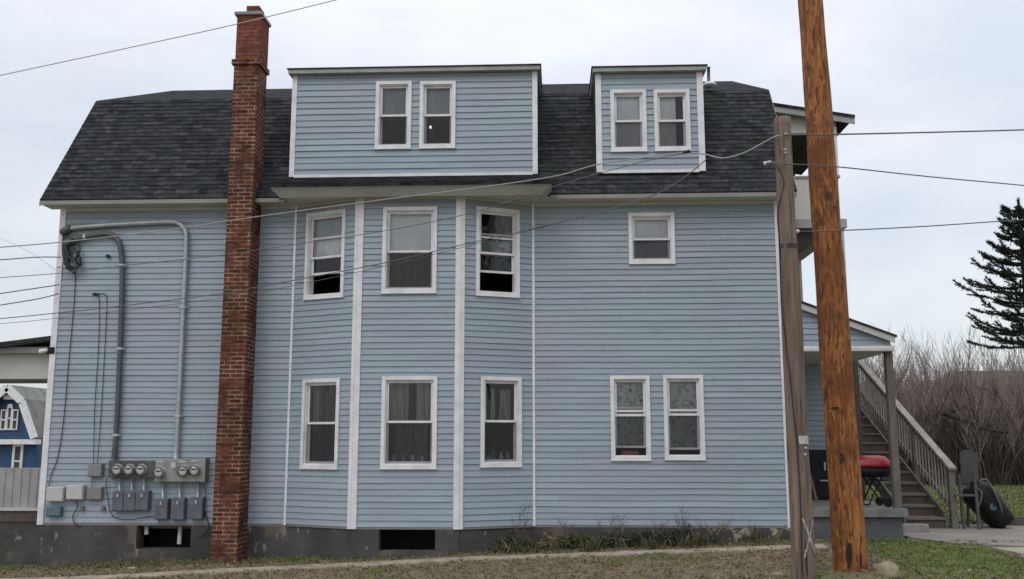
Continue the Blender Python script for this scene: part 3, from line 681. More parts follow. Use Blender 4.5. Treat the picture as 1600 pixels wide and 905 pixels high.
# upper balcony on the gable end
BY = 18.0; zfl = P(1300, 343, BY).z; zrl = P(1290, 278, BY).z; xo = P(1316, 343, BY).x
mb = MB(); mb.box(XR + .02, xo + .07, BY - .05, 21.5, zfl - .17, zfl); bal = mb.build('balcony', M['greytrim'], house)
mb = MB(); mb.box(XR + .02, xo - .06, BY, BY + .04, zfl, zrl); mb.box(xo - .06, xo - .02, BY + .04, 21.4, zfl, zrl); mb.build('balcony_rail_panel', M['beige'], bal)
mb = MB(); mb.box(XR + .02, xo, BY - .03, BY + .07, zrl, zrl + .04); mb.build('balcony_rail_cap', M['greytrim'], bal)
za = P(1197, 164, BY).z; zb_ = P(1330, 190, BY).z; xb = P(1330, 190, BY).x; zh = P(1240, 207, BY).z
mb = MB()
for y in (BY - .02, 21.3): mb.box(xo - .14, xo - .02, y, y + .12, zrl + .04, zb_ - .1)
mb.build('balcony_post', M['white'], bal)
mb = MB()
for y in (BY + .0,): mb.box(xo - .08, xo + .02, y, y + .12, 3.3, zfl - .171)
mb.box(xo - .08, xo + .02, 21.2, 21.32, .15, zfl - .171)
mb.build('balcony_leg', M['boxpale'], bal)
mb = MB(); mb.hull([(XR + .02, BY - .25, za), (xb, BY - .25, zb_), (xb, 21.8, zb_), (XR + .02, 21.8, za), (XR + .02, BY - .25, za + .05), (xb, BY - .25, zb_ + .05), (xb, 21.8, zb_ + .05), (XR + .02, 21.8, za + .05)])
mb.build('balcony_roof', M['shingle'], bal)
FBY = Fr((0, BY, 0), (1, 0, 0)); zq = lerp(za, zb_, (xo - XR) / (xb - XR))
mb = MB(); mb.prism(FBY, [(XR + .02, zh), (xo - .02, zq - .28), (xo - .02, zq - .02), (XR + .02, za - .02)], -.06, 0); mb.build('balcony_header', M['beige'], bal)
mb = MB(); mb.hull([(XR + .02, BY - .22, za - .12), (xb, BY - .22, zb_ - .12), (xb, BY - .19, zb_ - .12), (XR + .02, BY - .19, za - .12), (XR + .02, BY - .22, za - .002), (xb, BY - .22, zb_ - .002), (xb, BY - .19, zb_ - .002), (XR + .02, BY - .19, za - .002)]); mb.build('balcony_fascia', M['greytrim'], bal)
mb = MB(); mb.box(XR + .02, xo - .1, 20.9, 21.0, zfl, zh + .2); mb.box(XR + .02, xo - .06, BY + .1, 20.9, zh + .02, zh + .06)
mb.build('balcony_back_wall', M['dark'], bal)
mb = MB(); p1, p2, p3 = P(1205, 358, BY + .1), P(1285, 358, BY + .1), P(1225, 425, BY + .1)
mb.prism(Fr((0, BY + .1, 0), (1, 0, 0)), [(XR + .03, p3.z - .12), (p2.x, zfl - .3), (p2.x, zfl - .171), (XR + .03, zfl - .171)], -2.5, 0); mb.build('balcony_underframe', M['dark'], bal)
# ------------------------------------------------------------------ front porch at the left
LY = 15.8
r0, r1 = P(84, 529, LY), P(-60, 547, LY)
mb = MB(); XA = -14.0
def lz(x, z0=None): return lerp(r0.z, r1.z, (x - r0.x) / (r1.x - r0.x))
mb.hull([(XA, LY - .3, lz(XA) - .09), (XL - .02, LY - .3, lz(XL) - .09), (XL - .02, 18.3, lz(XL) - .09), (XA, 18.3, lz(XA) - .09), (XA, LY - .3, lz(XA)), (XL - .02, LY - .3, lz(XL)), (XL - .02, 18.3, lz(XL)), (XA, 18.3, lz(XA))])
fp = mb.build('front_porch', M['shingle'], house)
zc0, zc1 = P(40, 553, LY).z, P(40, 592, LY).z
mb = MB(); mb.box(XA + .3, XL - .02, LY - .18, LY - .04, zc0, lz(XA) - .1 if lz(XA) - .1 > zc0 + .05 else zc0 + .1); mb.build('porch_gutter', M['greytrim'], fp)
mb = MB(); mb.box(XA + .4, XL - .02, LY, LY + .25, zc1, zc0 + .06); mb.build('porch_header', M['beige'], fp)
mb = MB(); mb.box(XA + .4, XL - .02, LY + .25, 18.0, zc1 + .05, zc1 + .1); mb.build('porch_ceiling', M['greytrim'], fp)
z1, z0 = P(30, 731, LY).z, P(30, 796, LY).z
mb = MB(); mb.box(XA + .4, XL - .02, LY, LY + .05, z0 + .03, z1)
for k in range(40): mb.box(XL - .12 - k * .14, XL - .105 - k * .14, LY - .012, LY, z0 + .03, z1 - .02)
mb.build('railing_panel', M['greytrim'], fp)
mb = MB(); mb.box(XA + .4, XL - .02, LY - .05, LY + .1, z0 - .02, z0 + .03); mb.build('porch_sill', M['boxpale'], fp)
mb = MB(); mb.box(XA + .4, XL - .02, LY - .02, 23.6, z0 - .2, z0 - .021); mb.build('porch_floor', M['brownwood'], fp)
mb = MB(); mb.box(XA + .4, XL - .01, LY - .0, 23.5, -.6, z0 - .2); mb.build('porch_foundation', M['found'], fp)
mb = MB()
for x in (XA + .5, -11.2): mb.box(x, x + .14, LY + .02, LY + .16, z1, zc1)
mb.build('porch_post', M['white'], fp)
# ------------------------------------------------------------------ service equipment on the wall
WS = YF - .022                                          # siding face
def rect_at(l, t, r, b, Y=WS): p, q = P(l, t, Y), P(r, b, Y); return p.x, q.x, q.z, p.z
def plain_box(name, l, t, r, b, dep, m, label, cat, group=None, lid=True, latch=True):
    x0, x1, z0, z1 = rect_at(l, t, r, b, WS - dep)
    o = thing(name, ((x0 + x1) / 2, WS, z0), label, cat, group)
    mb = MB(); mb.box(x0, x1, WS - dep, WS + .015, z0, z1); mb.build('housing', m, o, bevel=.008)
    if lid:
        mb = MB(); mb.box(x0 + .008, x1 - .008, WS - dep - .012, WS - dep - .001, z0 + .012, z1 - .006); mb.build('cover', m, o, bevel=.004)
    if latch:
        xm = (x0 + x1) / 2; mb = MB(); mb.box(xm - .012, xm + .012, WS - dep - .026, WS - dep - .0125, z1 - .10, z1 - .05); mb.build('latch', M['boxpale'], o)
    return o
def meter(bank, px, py, Y, r=.085):
    c = P(px, py, Y); mb = MB(); mb.lathe(c, (0, -1, 0), [(-.03, r * 1.12), (.02, r * 1.12), (.03, r)], 24); mt = mb.build('meter', M['galv'], bank, smooth=False)
    mb = MB(); mb.lathe(c, (0, -1, 0), [(.031, r * .93), (.05, r * .93), (.052, r * .9)], 24); mb.build('dial', M['dial'], mt)
    mb = MB(); mb.lathe(c, (0, -1, 0), [(.031, r), (.09, r * .96), (.11, r * .8), (.115, r * .3)], 24); mb.build('glass_dome', M['glass'], mt, smooth=True)
    mb = MB(); mb.box(c.x - r * .5, c.x + r * .5, c.y - .056, c.y - .0525, c.z + r * .05, c.z + r * .35); mb.build('readout', M['black'], mt)
x0, x1, z0, z1 = rect_at(170, 720, 241, 747, WS - .13)
b1 = thing('meter_bank', ((x0 + x1) / 2, WS, z0), 'dark weathered meter cabinet holding three electric meters close together', 'electric meters', 'electric meter cabinets on the wall')
mb = MB(); mb.box(x0, x1, WS - .13, WS + .015, z0, z1); mb.build('housing', M['boxgreen'], b1, bevel=.006)
for px in (184, 202.5, 221): meter(b1, px, 734, WS - .135)
for px in (187, 206, 225): mb = MB(); mb.tube([P(px, 747, WS - .06), P(px, 767, WS - .06)], .022, 10); mb.build('nipple_pipe', M['galv'], b1, smooth=True)
x0, x1, z0, z1 = rect_at(243, 717, 320, 753, WS - .15)
b2 = thing('meter_bank', ((x0 + x1) / 2, WS, z0), 'lighter grey larger meter cabinet beside the chimney with a gap between its meters', 'electric meters', 'electric meter cabinets on the wall')
mb = MB(); mb.box(x0, x1 - .03, WS - .15, WS + .015, z0, z1); mb.box(x1 - .03, x1, WS - .165, WS + .015, z0 - .01, z1 + .02); mb.build('housing', M['boxgrey'], b2, bevel=.006)
for px, py in ((249.5, 738), (287, 736), (305, 735)): meter(b2, px, py, WS - .155)
mb = MB()
for l, t, r, b in ((267, 723, 274, 731), (244, 720, 254, 722.5), (280, 720, 291, 722.5), (298, 719, 309, 721.5)):
    a = rect_at(l, t, r, b, WS - .152); mb.box(a[0], a[1], WS - .154, WS - .1505, a[2], a[3])
mb.build('notice_sticker', M['boxpale'], b2)
for px in (254.5, 281, 309.5): mb = MB(); mb.tube([P(px, 753, WS - .06), P(px, 779, WS - .06)], .024, 10); mb.build('nipple_pipe', M['galv'], b2, smooth=True)
BG = 'slate grey breaker boxes under the meters'
for l, t, r, b, lab in ((176, 767, 192, 799, 'slate breaker box under the dark meter cabinet, nearest the left corner'), (194, 767, 210.5, 799, 'slate breaker box in the middle of the trio under the dark meter cabinet'), (212.5, 767, 231, 798, 'slate breaker box under the dark meter cabinet, nearest the chimney of its trio'),
      (242, 779, 261, 812, 'slate breaker box under the light meter cabinet, farthest from the chimney'), (268, 778, 287, 813, 'slate breaker box in the middle of the trio under the light meter cabinet'), (297, 777, 316, 812, 'slate breaker box under the light meter cabinet, right beside the chimney')):
    plain_box('breaker_box', l, t, r, b, .11, M['boxblue'], lab, 'breaker box', BG)
plain_box('junction_box', 73, 761, 98, 784, .10, M['boxpale'], 'pale rounded utility box nearest the white corner board', 'utility box', 'utility boxes low on the wall', latch=False)
o_ = plain_box('junction_box', 104, 758, 128.5, 781, .10, M['boxpale'], 'pale rounded utility box with a dark cable looping out below it', 'utility box', 'utility boxes low on the wall', latch=False)
plain_box('junction_box', 72, 792, 94, 807, .08, M['boxteal'], 'small teal grey box just under the corner utility box', 'utility box', 'utility boxes low on the wall', latch=False)
plain_box('junction_box', 138, 725, 158, 745, .09, M['boxmid'], 'plain grey junction box where two thin cables come down the siding', 'utility box', 'utility boxes low on the wall', latch=False)
plain_box('junction_box', 136, 761, 158, 781, .07, M['boxmid'], 'dull grey junction box below another of its kind, left of the breaker boxes', 'utility box', 'utility boxes low on the wall', latch=False)
for px, lab in ((129.5, 'small dark louvred vent hood in the siding under the pale box'), (162, 'small dark louvred vent hood in the siding beside the first breaker box')):
    c = P(px, 794, WS); mb = MB(); mb.hull([(c.x - .04, WS - .05, c.z - .03), (c.x + .04, WS - .05, c.z - .03), (c.x + .04, WS + .01, c.z - .03), (c.x - .04, WS + .01, c.z - .03), (c.x - .025, WS - .02, c.z + .025), (c.x + .025, WS - .02, c.z + .025), (c.x + .03, WS + .01, c.z + .03), (c.x - .03, WS + .01, c.z + .03)])
    tag(mb.build('vent_hood', M['darkpipe'], bevel=.006), lab, 'vent', 'little vent hoods in the siding')
def spline(pts, n=8):
    pts = [Vector(p) for p in pts]; o = []
    for i in range(len(pts) - 1):
        p0, p1, p2, p3 = pts[max(i - 1, 0)], pts[i], pts[i + 1], pts[min(i + 2, len(pts) - 1)]
        for k in range(n):
            t = k / n; o.append(.5 * ((2 * p1) + (p2 - p0) * t + (2 * p0 - 5 * p1 + 4 * p2 - p3) * t * t + (3 * p1 - p0 - 3 * p2 + p3) * t ** 3))
    o.append(pts[-1]); return o
def cable(name, pts, r, m, label, cat, group=None, n=7, parent=None):
    mb = MB(); mb.tube(spline([P(*p) for p in pts]), r, n); o = mb.build(name, m, parent, smooth=True)
    if parent is None: tag(o, label, cat, group)
    return o
CY_ = WS - .06
c1 = cable('conduit', [(104, 358, CY_), (140, 354, CY_), (200, 350, CY_), (262, 347, CY_), (278, 349, CY_), (288, 358, CY_), (291, 376, CY_), (288, 450, CY_), (281, 600, CY_), (275, 717, CY_)], .040, M['galv'], 'long light grey conduit bending over at the top and dropping to the lighter meter cabinet', 'conduit', 'electrical conduits on the siding', 12)
c2 = cable('conduit', [(108, 376, CY_), (130, 371, CY_), (158, 366, CY_), (174, 367, CY_), (184, 375, CY_), (189, 392, CY_), (191, 430, CY_), (188, 540, CY_), (183, 650, CY_), (178, 720, CY_)], .043, M['darkpipe'], 'dark conduit bending over under the eaves and dropping to the dark meter cabinet', 'conduit', 'electrical conduits on the siding', 12)
for c, pts in ((c1, ((289.3, 405), (286, 480), (278.5, 650))), (c2, ((190.5, 415), (187.5, 545), (181, 680), (133, 370.5)))):
    for px, py in pts:
        q = P(px, py, CY_); mb = MB(); ax = (0, 0, 1) if px > 140 else (1, 0, .2); mb.lathe(q, ax, [(-.02, .052), (.02, .052)], 12); mb.box(q.x - .07, q.x + .07, CY_ + .02, CY_ + .05, q.z - .015, q.z + .015); mb.build('strap', M['boxpale'], c)
for c, (px, py) in ((c1, (102, 359)), (c2, (106, 378))):
    q = P(px, py, CY_); mb = MB(); mb.lathe(q + Vector((.05, 0, .01)), (-1, 0, -.55), [(-.06, .045), (0, .065), (.09, .07), (.14, .045), (.15, .01)], 14); mb.build('weatherhead', M['darkpipe'], c, smooth=True)
mb = MB(); rnd = random.Random(4)
for k in range(10):
    x0_, x1_ = 97 + rnd.uniform(-1, 8), rnd.uniform(103, 127); yb_ = rnd.uniform(402, 428); ye = rnd.uniform(376, 408)
    mb.tube(spline([P(x0_, 364 + rnd.uniform(0, 12), WS - .06), P(x0_ + rnd.uniform(0, 4), lerp(370, yb_, .6), WS - .15), P(lerp(x0_, x1_, .5), yb_, WS - .14), P(x1_, lerp(yb_, ye, .4), WS - .08), P(x1_ - rnd.uniform(-3, 6), ye, WS - .05)], 6), .011, 6)
for px, py in ((113, 377), (121, 396), (124, 410), (107, 416), (114, 423), (104, 408)):
    mb.lathe(P(px, py, WS - .1), (rnd.uniform(-1, 1), 0, 1), [(-.07, .01), (-.05, .032), (.05, .032), (.07, .01)], 8)
tag(mb.build('cable_splice', M['cable'], smooth=True), 'tangle of black spliced service cables hanging at the upper left wall corner', 'cables')
W3 = WS - .012
TG = 'thin cables running down the siding'
cable('cable', [(118, 424, W3), (116, 470, W3), (108, 560, W3), (99, 660, W3), (90, 715, W3), (80, 742, W3), (76, 762, W3 - .04)], .007, M['cable'], 'thin black cable running down to the box at the corner board', 'cable', TG, 5)
cable('cable', [(150, 461, W3), (155, 468, W3), (154, 540, W3), (148, 640, W3), (146, 727, W3 - .03)], .006, M['cable'], 'thin black cable dropping to the plain grey junction box, left one of two', 'cable', TG, 5)
cable('cable', [(152, 459, W3), (164, 460, W3), (167, 475, W3), (163, 560, W3), (157, 660, W3), (152, 727, W3 - .03)], .006, M['cable'], 'thin black cable dropping to the plain grey junction box, right one of two', 'cable', TG, 5)
cable('cable', [(119, 782, W3 - .04), (121, 792, W3 - .03), (114, 806, W3 - .02), (117, 818, W3 - .02), (126, 822, W3)], .008, M['cable'], 'short dark cable looping below the pale utility box', 'cable', TG, 5)
cable('cable', [(144, 745, W3 - .03), (143, 762, W3 - .03)], .009, M['boxmid'], 'short grey cable joining two grey junction boxes', 'cable', TG, 5)
cable('cable', [(318, 790, W3), (322, 806, W3), (326, 826, W3 - .04), (312, 840, W3)], .009, M['cable'], 'dark green cable curling between the last breaker box and the chimney', 'cable', TG, 5)
cable('cable', [(172, 742, W3 - .03), (166, 752, W3 - .03), (168, 775, W3 - .02), (176, 806, W3 - .02), (205, 812, W3 - .02), (240, 806, W3 - .03), (250, 815, W3 - .03)], .007, M['cable'], 'thin black cable sagging behind and below the left trio of breaker boxes', 'cable', TG, 5)
cable('cable', [(316, 752, W3 - .03), (321, 768, W3 - .03), (319, 786, W3 - .03)], .009, M['darkpipe'], 'short dark cable dropping from the corner of the light meter cabinet', 'cable', TG, 5)
cable('cable', [(100, 772, W3 - .03), (103, 778, W3 - .04), (106, 774, W3 - .04)], .007, M['cable'], 'tiny cable joining the two pale utility boxes', 'cable', TG, 5)
mb = MB(); q = P(170, 401, WS); mb.lathe(q, (0, -1, 0), [(0, .03), (.06, .03), (.075, .012)], 10); tag(mb.build('wall_hook', M['cable']), 'little black knob hook on the siding below the dark conduit bend', 'hook', 'knobs on the siding')
mb = MB(); q = P(150, 460, WS); mb.lathe(q, (0, -1, 0), [(0, .025), (.05, .025), (.06, .012)], 10); mb.box(q.x - .06, q.x + .06, WS - .02, WS, q.z - .012, q.z + .012); tag(mb.build('wall_hook', M['cable']), 'black cable clamp on the siding where two thin cables start', 'hook', 'knobs on the siding')
# security light under the left porch roof
q = P(70, 548, LY - .35); o = thing('security_light', q, 'small white security camera under the left porch roof edge', 'security camera')
mb = MB(); mb.lathe(q, (-.7, -.6, -.25), [(-.06, .035), (.08, .04), (.09, .03)], 14); mb.build('camera_body', M['white'], o, smooth=True)
mb = MB(); mb.box(q.x + .03, q.x + .16, q.y, q.y + .35, q.z - .05, q.z + .06); mb.build('mount', M['black'], o, bevel=.01)
# ------------------------------------------------------------------ utility poles
def pole_mesh(mb, a, b, ra, rb, n=30, rings=60, amp=.006, seed=1):
    a, b = Vector(a), Vector(b); base = len(mb.v)
    for j in range(rings + 1):
        t = j / rings; c = a.lerp(b, t); r = lerp(ra, rb, t)
        for k in range(n):
            an = 2 * math.pi * k / n; rr = r + amp * mn.noise(Vector((math.cos(an) * 3, math.sin(an) * 3, c.z * .8 + seed * 9))) + amp * .8 * mn.noise(Vector((math.cos(an) * 9, math.sin(an) * 9, c.z * .5 + seed)))
            mb.v.append((c.x + rr * math.cos(an), c.y + rr * math.sin(an), c.z))
    for j in range(rings):
        for k in range(n):
            k2 = (k + 1) % n; mb.f.append((base + j * n + k, base + j * n + k2, base + (j + 1) * n + k2, base + (j + 1) * n + k)); mb.uvs.append(None); mb.mi.append(0)
    mb.f.append(tuple(base + rings * n + k for k in range(n))); mb.uvs.append(None); mb.mi.append(0)
def newpole_mat():
    m = bpy.data.materials.new('treated_pine'); m.use_nodes = True; t = m.node_tree; b = t.nodes['Principled BSDF']; b.inputs['Roughness'].default_value = .7; b.inputs['Specular IOR Level'].default_value = .3
    c = N(t, 'ShaderNodeTexCoord'); o = c.outputs['Object']
    col = mixc(t, (.18, .06, .018), (.38, .148, .042), noise(t, o, 14, 5, .35, .65, (1, 1, .09)))
    col = mixc(t, col, (.38, .19, .07), noise(t, o, 34, 4, .56, .66, (1, 1, .22)))
    col = mixc(t, col, (.11, .035, .012), noise(t, o, 30, 5, .52, .62, (1, 1, .2)))
    col = mixc(t, col, (.15, .05, .018), noise(t, o, 1.6, 4, .50, .64, (1, 1, .9)))
    col = mixc(t, col, (.07, .03, .014), noise(t, o, 3.6, 4, .59, .70, (1.3, 1.3, .9)))
    t.links.new(col, b.inputs['Base Color'])
    n = N(t, 'ShaderNodeTexNoise'); n.inputs['Scale'].default_value = 30; n.inputs['Detail'].default_value = 5; mp = N(t, 'ShaderNodeMapping'); mp.inputs['Scale'].default_value = (1, 1, .12)
    t.links.new(o, mp.inputs[0]); t.links.new(mp.outputs[0], n.inputs['Vector']); bp = N(t, 'ShaderNodeBump'); bp.inputs['Strength'].default_value = 1; bp.inputs['Distance'].default_value = .03
    t.links.new(n.outputs[0], bp.inputs['Height']); t.links.new(bp.outputs[0], b.inputs['Normal']); return m
def oldpole_mat():
    m = bpy.data.materials.new('weathered_pole_wood'); m.use_nodes = True; t = m.node_tree; b = t.nodes['Principled BSDF']; b.inputs['Roughness'].default_value = .9
    c = N(t, 'ShaderNodeTexCoord'); o = c.outputs['Object']
    col = mixc(t, (.105, .074, .056), (.21, .158, .125), noise(t, o, 16, 5, .35, .65, (1, 1, .08)))
    col = mixc(t, col, (.045, .028, .022), noise(t, o, 26, 5, .58, .66, (1, 1, .06)))
    col = mixc(t, col, (.145, .10, .075), noise(t, o, 1.2, 3, .5, .7))
    t.links.new(col, b.inputs['Base Color'])
    n = N(t, 'ShaderNodeTexNoise'); n.inputs['Scale'].default_value = 28; n.inputs['Detail'].default_value = 5; mp = N(t, 'ShaderNodeMapping'); mp.inputs['Scale'].default_value = (1, 1, .08)
    t.links.new(o, mp.inputs[0]); t.links.new(mp.outputs[0], n.inputs['Vector']); bp = N(t, 'ShaderNodeBump'); bp.inputs['Strength'].default_value = .9; bp.inputs['Distance'].default_value = .015
    t.links.new(n.outputs[0], bp.inputs['Height']); t.links.new(bp.outputs[0], b.inputs['Normal']); return m
def axis_at(pts, Y):  # foot and top centre
    (ax, ay), (bx, by) = pts; return P(ax, ay, Y), P(bx, by, Y)
fa, ta = axis_at(((1329, 880), (1266.5, 0)), POLE[1])
dirv = (ta - fa) / (ta.z - fa.z); foot = fa + dirv * (-.7 - fa.z); top = fa + dirv * (10.5 - fa.z)
np_ = thing('utility_pole', (foot.x, foot.y, 0), 'thick new orange brown treated wood utility pole rising out of frame', 'utility pole', 'utility poles')
dcb = 12.6 * math.cos(PITCH)
rb_ = 51 / FOC * 12.25 / 2; rt_ = 36 / FOC * (12.6 * math.cos(PITCH) + 4.8 * math.sin(PITCH)) / 2
zt0 = ta.z; slope_r = (rt_ - rb_) / (zt0 - fa.z)
mb = MB(); pole_mesh(mb, foot, top, rb_ + slope_r * (-.7 - fa.z), rb_ + slope_r * (10.5 - fa.z), 40, 90, .016, 2); mb.build('shaft', newpole_mat(), np_, smooth=True)
def scar(px, py0, py1, w, m, nm):
    mb = MB(); pts = []
    for i in range(13):
        t = i / 12; py = lerp(py0, py1, t); ww = w * math.sin(math.pi * min(1, t * .9 + .1)) ** .6 * (1 + .4 * mn.noise(Vector((py * .2, px, 0))))
        q = P(px + 2 * mn.noise(Vector((py * .1, 0, px))), py, POLE[1]); cx = fa.x + (ta.x - fa.x) / (ta.z - fa.z) * (q.z - fa.z); rr = rb_ + slope_r * (q.z - fa.z)
        row = []
        for s_ in (-.5, .5):
            dx = q.x - cx + s_ * ww / FOC * 12.3; row.append(Vector((cx + dx, POLE[1] - math.sqrt(max(.001, rr * rr - dx * dx)) - .014, q.z)))
        pts.append(row)
    for (a1, b1), (c1_, d1) in zip(pts, pts[1:]): mb.face([a1, b1, d1, c1_])
    mb.build(nm, m, np_)
dk_ = mat('dark_scar_wood', (.03, .018, .012), .9, .4, 20)
scar(1319, 846, 886, 8, dk_, 'scar'); scar(1337, 862, 884, 3.5, dk_, 'scar'); scar(1308, 708, 724, 6, dk_, 'knot'); scar(1298, 637, 641, 9, dk_, 'knot')
OY = 11.9
fo, to = axis_at(((1255, 880), (1222, 185)), OY)
dirv = (to - fo) / (to.z - fo.z); foot2 = fo + dirv * (-.8 - fo.z)
op = thing('utility_pole', (foot2.x, foot2.y, 0), 'slender old grey brown sawn off utility pole with a faint white cross near its foot', 'utility pole', 'utility poles')
ro = 35 / FOC * 11.6 / 2; ru = 24.5 / FOC * 12.35 / 2; sr = (ru - ro) / (to.z - fo.z)
mb = MB(); pole_mesh(mb, foot2, to, ro + sr * (-.8 - fo.z), ru, 30, 70, .014, 5); mb.build('shaft', oldpole_mat(), op, smooth=True)
def on_pole(px, py, lift=.004):    # nearest surface point of the old pole along the sight line
    r = ray(px, py); C = Vector((0, 0, HCAM)); k = OY / r.y; p = C + r * k
    cx = fo.x + dirv.x * (p.z - fo.z); rr = ro + sr * (p.z - fo.z); dx = max(-rr * .97, min(rr * .97, p.x - cx)); return Vector((cx + dx * (1 + lift / rr), OY - math.sqrt(rr * rr - dx * dx) - lift - .003, p.z))
def strip(mb, a, b, w, n=14, jit=0):
    pts = []
    for i in range(n + 1):
        t = i / n; px, py = lerp(a[0], b[0], t), lerp(a[1], b[1], t); ww = w * (1 + jit * random.uniform(-1, 1)); pts.append((on_pole(px - ww / 2, py), on_pole(px + ww / 2, py)))
    for (a1, b1), (c1_, d1) in zip(pts, pts[1:]): mb.face([a1, b1, d1, c1_])
mb = MB(); strip(mb, (1249.5, 809), (1273, 871), 3.4, 16, .35); strip(mb, (1267.5, 808), (1252, 870), 2.6, 16, .5); mb.build('painted_cross', M['paint'], op)
mb = MB()
a, b, c, d = on_pole(1243.5, 681, .008), on_pole(1259, 681, .008), on_pole(1260, 694, .008), on_pole(1244.5, 694, .008); e, f_ = on_pole(1251.5, 681, .012), on_pole(1252, 694, .012)
mb.face([a, e, f_, d]); mb.face([e, b, c, f_]); mb.build('metal_plate', M['metal'], op)
mb = MB()
for px, py in ((1254.5, 700), (1253.5, 710), (1223, 238), (1224, 243), (1224, 214)):
    q = on_pole(px, py); mb.lathe(q + Vector((0, .01, 0)), (0, -1, 0), [(0, .016), (.02, .016), (.026, .008)], 8)
mb.build('bolt', M['metal'], op)
mb = MB(); mb.tube(spline([on_pole(x, y, .012) for x, y in ((1214, 262), (1222, 290), (1214, 330), (1211, 372), (1216, 420), (1221, 480), (1229, 560), (1236, 640), (1243, 720), (1247, 800), (1249, 900))], 6), .008, 6); mb.build('ground_wire', M['cable'], op, smooth=True)
mb = MB()
for py in (384, 388): mb.lathe(fo + dirv * (P(1230, py, OY).z - fo.z), dirv, [(-.008, ro + sr * 4.4 + .007), (.008, ro + sr * 4.4 + .007)], 30)
mb.build('band', M['cable'], op)
# ------------------------------------------------------------------ overhead wires
WG = 'overhead wires crossing the view'
def wr(pts, r, m, label): return cable('overhead_wire', pts, r * .74, M[m], label, 'wire', WG, 6)
wr([(-60, 131, 10), (0, 118, 10), (200, 75, 10), (360, 40, 10), (525, 0, 10), (580, -15, 10)], .007, 'wirep', 'thin pale wire crossing the sky in front of the chimney top')
wr([(-70, 392, 14.2), (0, 386.5, 14.3), (100, 378, 14.4), (250, 361, 14.5), (400, 339, 14.3), (585, 314, 13.9), (720, 297, 13.6), (864, 276, 13.2), (940, 256, 13), (1072, 238, 12.6)], .012, 'wirel', 'pale service wire sagging across the bay roof to the small dormer')
wr([(1072, 238, 12.6), (1100, 241, 12.5), (1130, 247, 12.3), (1165, 238, 12.1), (1206, 216, 11.85), (1219, 212, 11.72)], .013, 'wirel', 'pale sagging wire between the small dormer and the old pole top')
wr([(-60, 440, 14), (0, 434, 14.1), (93, 427, 14.2), (194, 415, 14.3), (345, 399, 14.3), (400, 391, 14.2), (600, 361, 13.7), (743, 331, 13.4), (870, 290, 13.1), (1000, 254, 12.8), (1074, 239, 12.6)], .008, 'wire', 'dark thin wire crossing just above the bay windows of the second floor')
wr([(-60, 503, 14), (0, 498, 14.1), (91, 489, 14.2), (200, 477, 14.2), (345, 459, 14.2), (400, 449, 14.1), (585, 414, 13.6), (725, 382, 13.3), (900, 341, 12.9), (1005, 311, 12.7), (1060, 284, 12.6), (1103, 250, 12.5)], .010, 'wire', 'dark wire crossing the middle of the second floor bay windows')
wr([(-60, 512, 14.1), (0, 506, 14.1), (91, 497, 14.2), (345, 466, 14.2), (470, 444, 14), (600, 416, 13.62), (725, 386, 13.32), (860, 352, 13)], .006, 'wire', 'thinner wire lashed just under the dark one across the bay')
for pts, lab in (([(-60, 409, 14.6), (0, 406, 14.7), (60, 402, 15), (96, 402, 15.3)], 'service wire reaching the left wall corner, upper of the three that end there'),
                 ([(-60, 470, 14.6), (0, 459, 14.7), (60, 450, 15), (93, 445, 15.35)], 'service wire reaching the left wall corner, middle of the three that end there'),
                 ([(-60, 488, 14.6), (0, 477, 14.7), (60, 467, 15), (92, 459, 15.35)], 'service wire reaching the left wall corner, lowest of the three that end there')): wr(pts, .012, 'wire', lab)
wr([(1226, 211, 11.75), (1310, 210, 11.9), (1450, 207, 12.6), (1600, 203, 13.6), (1700, 199, 14.5)], .014, 'wire', 'topmost wire leaving the old pole to the right')
wr([(1196, 254, 12.1), (1226, 256, 11.74), (1310, 261, 11.9), (1450, 276, 12.6), (1600, 290, 13.6), (1700, 301, 14.5)], .012, 'wire', 'middle wire leaving the old pole and sloping down to the right')
wr([(1241, 362, 12.05), (1320, 360, 12.2), (1450, 353.5, 12.8), (1560, 346, 13.5), (1700, 337, 14.5)], .011, 'wire', 'lowest wire leaving the old pole towards the spruce')
wr([(-60, 348, 20), (0, 372, 20), (50, 396, 20), (90, 425, 20)], .006, 'wirel', 'faint thin pale wire slanting down at the left edge')
for px, py, Y, lab in ((1199, 254.5, 12.08, 'small white porcelain insulator beside the old pole, near the roof edge'), (1243, 362, 12.0, 'small white porcelain insulator on the lowest wire at the old pole'), (1073, 237, 12.55, 'dark wire splice clamp in front of the small dormer sill'), (93, 416, 15.3, 'pale loop insulator at the upper left wall corner')):
    q = P(px, py, Y); mb = MB(); mb.lathe(q, (1, 0, .2), [(-.05, .012), (-.035, .026), (0, .02), (.035, .026), (.05, .012)], 10); tag(mb.build('insulator', M['cable'] if 'dark' in lab else M['white'], smooth=True), lab, 'insulator', 'insulators and clamps on the wires')
# ------------------------------------------------------------------ outdoor staircase
SY0, SY1 = 17.3, 22.3
sxl, sxr = P(1416, 812, SY0).x, P(1478, 812, SY0).x
pb = P(1483, 728, SY0); ztop = P(1345, 555, SY1).z
st = thing('outdoor_staircase', ((sxl + sxr) / 2, SY0, .2), 'weathered wooden outdoor staircase with grey slatted railing behind the porch', 'staircase')
n = 13; railh = pb.z - .22; z0s = .212; zs1 = ztop - railh + .0; rise = (zs1 - z0s) / n; run = (SY1 - SY0) / n
tm = M['treadwood']
mb = MB()
for k in range(n):
    z = z0s + rise * (k + 1); y = SY0 + run * k
    mt = MB(); mt.box(sxl, sxr - .02, y - .03, y + run + .01, z - .04, z); mt.build('tread', M['railwood'] if False else M['treadwood2'] if 'treadwood2' in M else tm, st)
    mb = MB(); mb.box(sxl + .01, sxr - .03, y, y + .02, z - rise, z - .041); mb.build('riser', M['brownwood'], st)
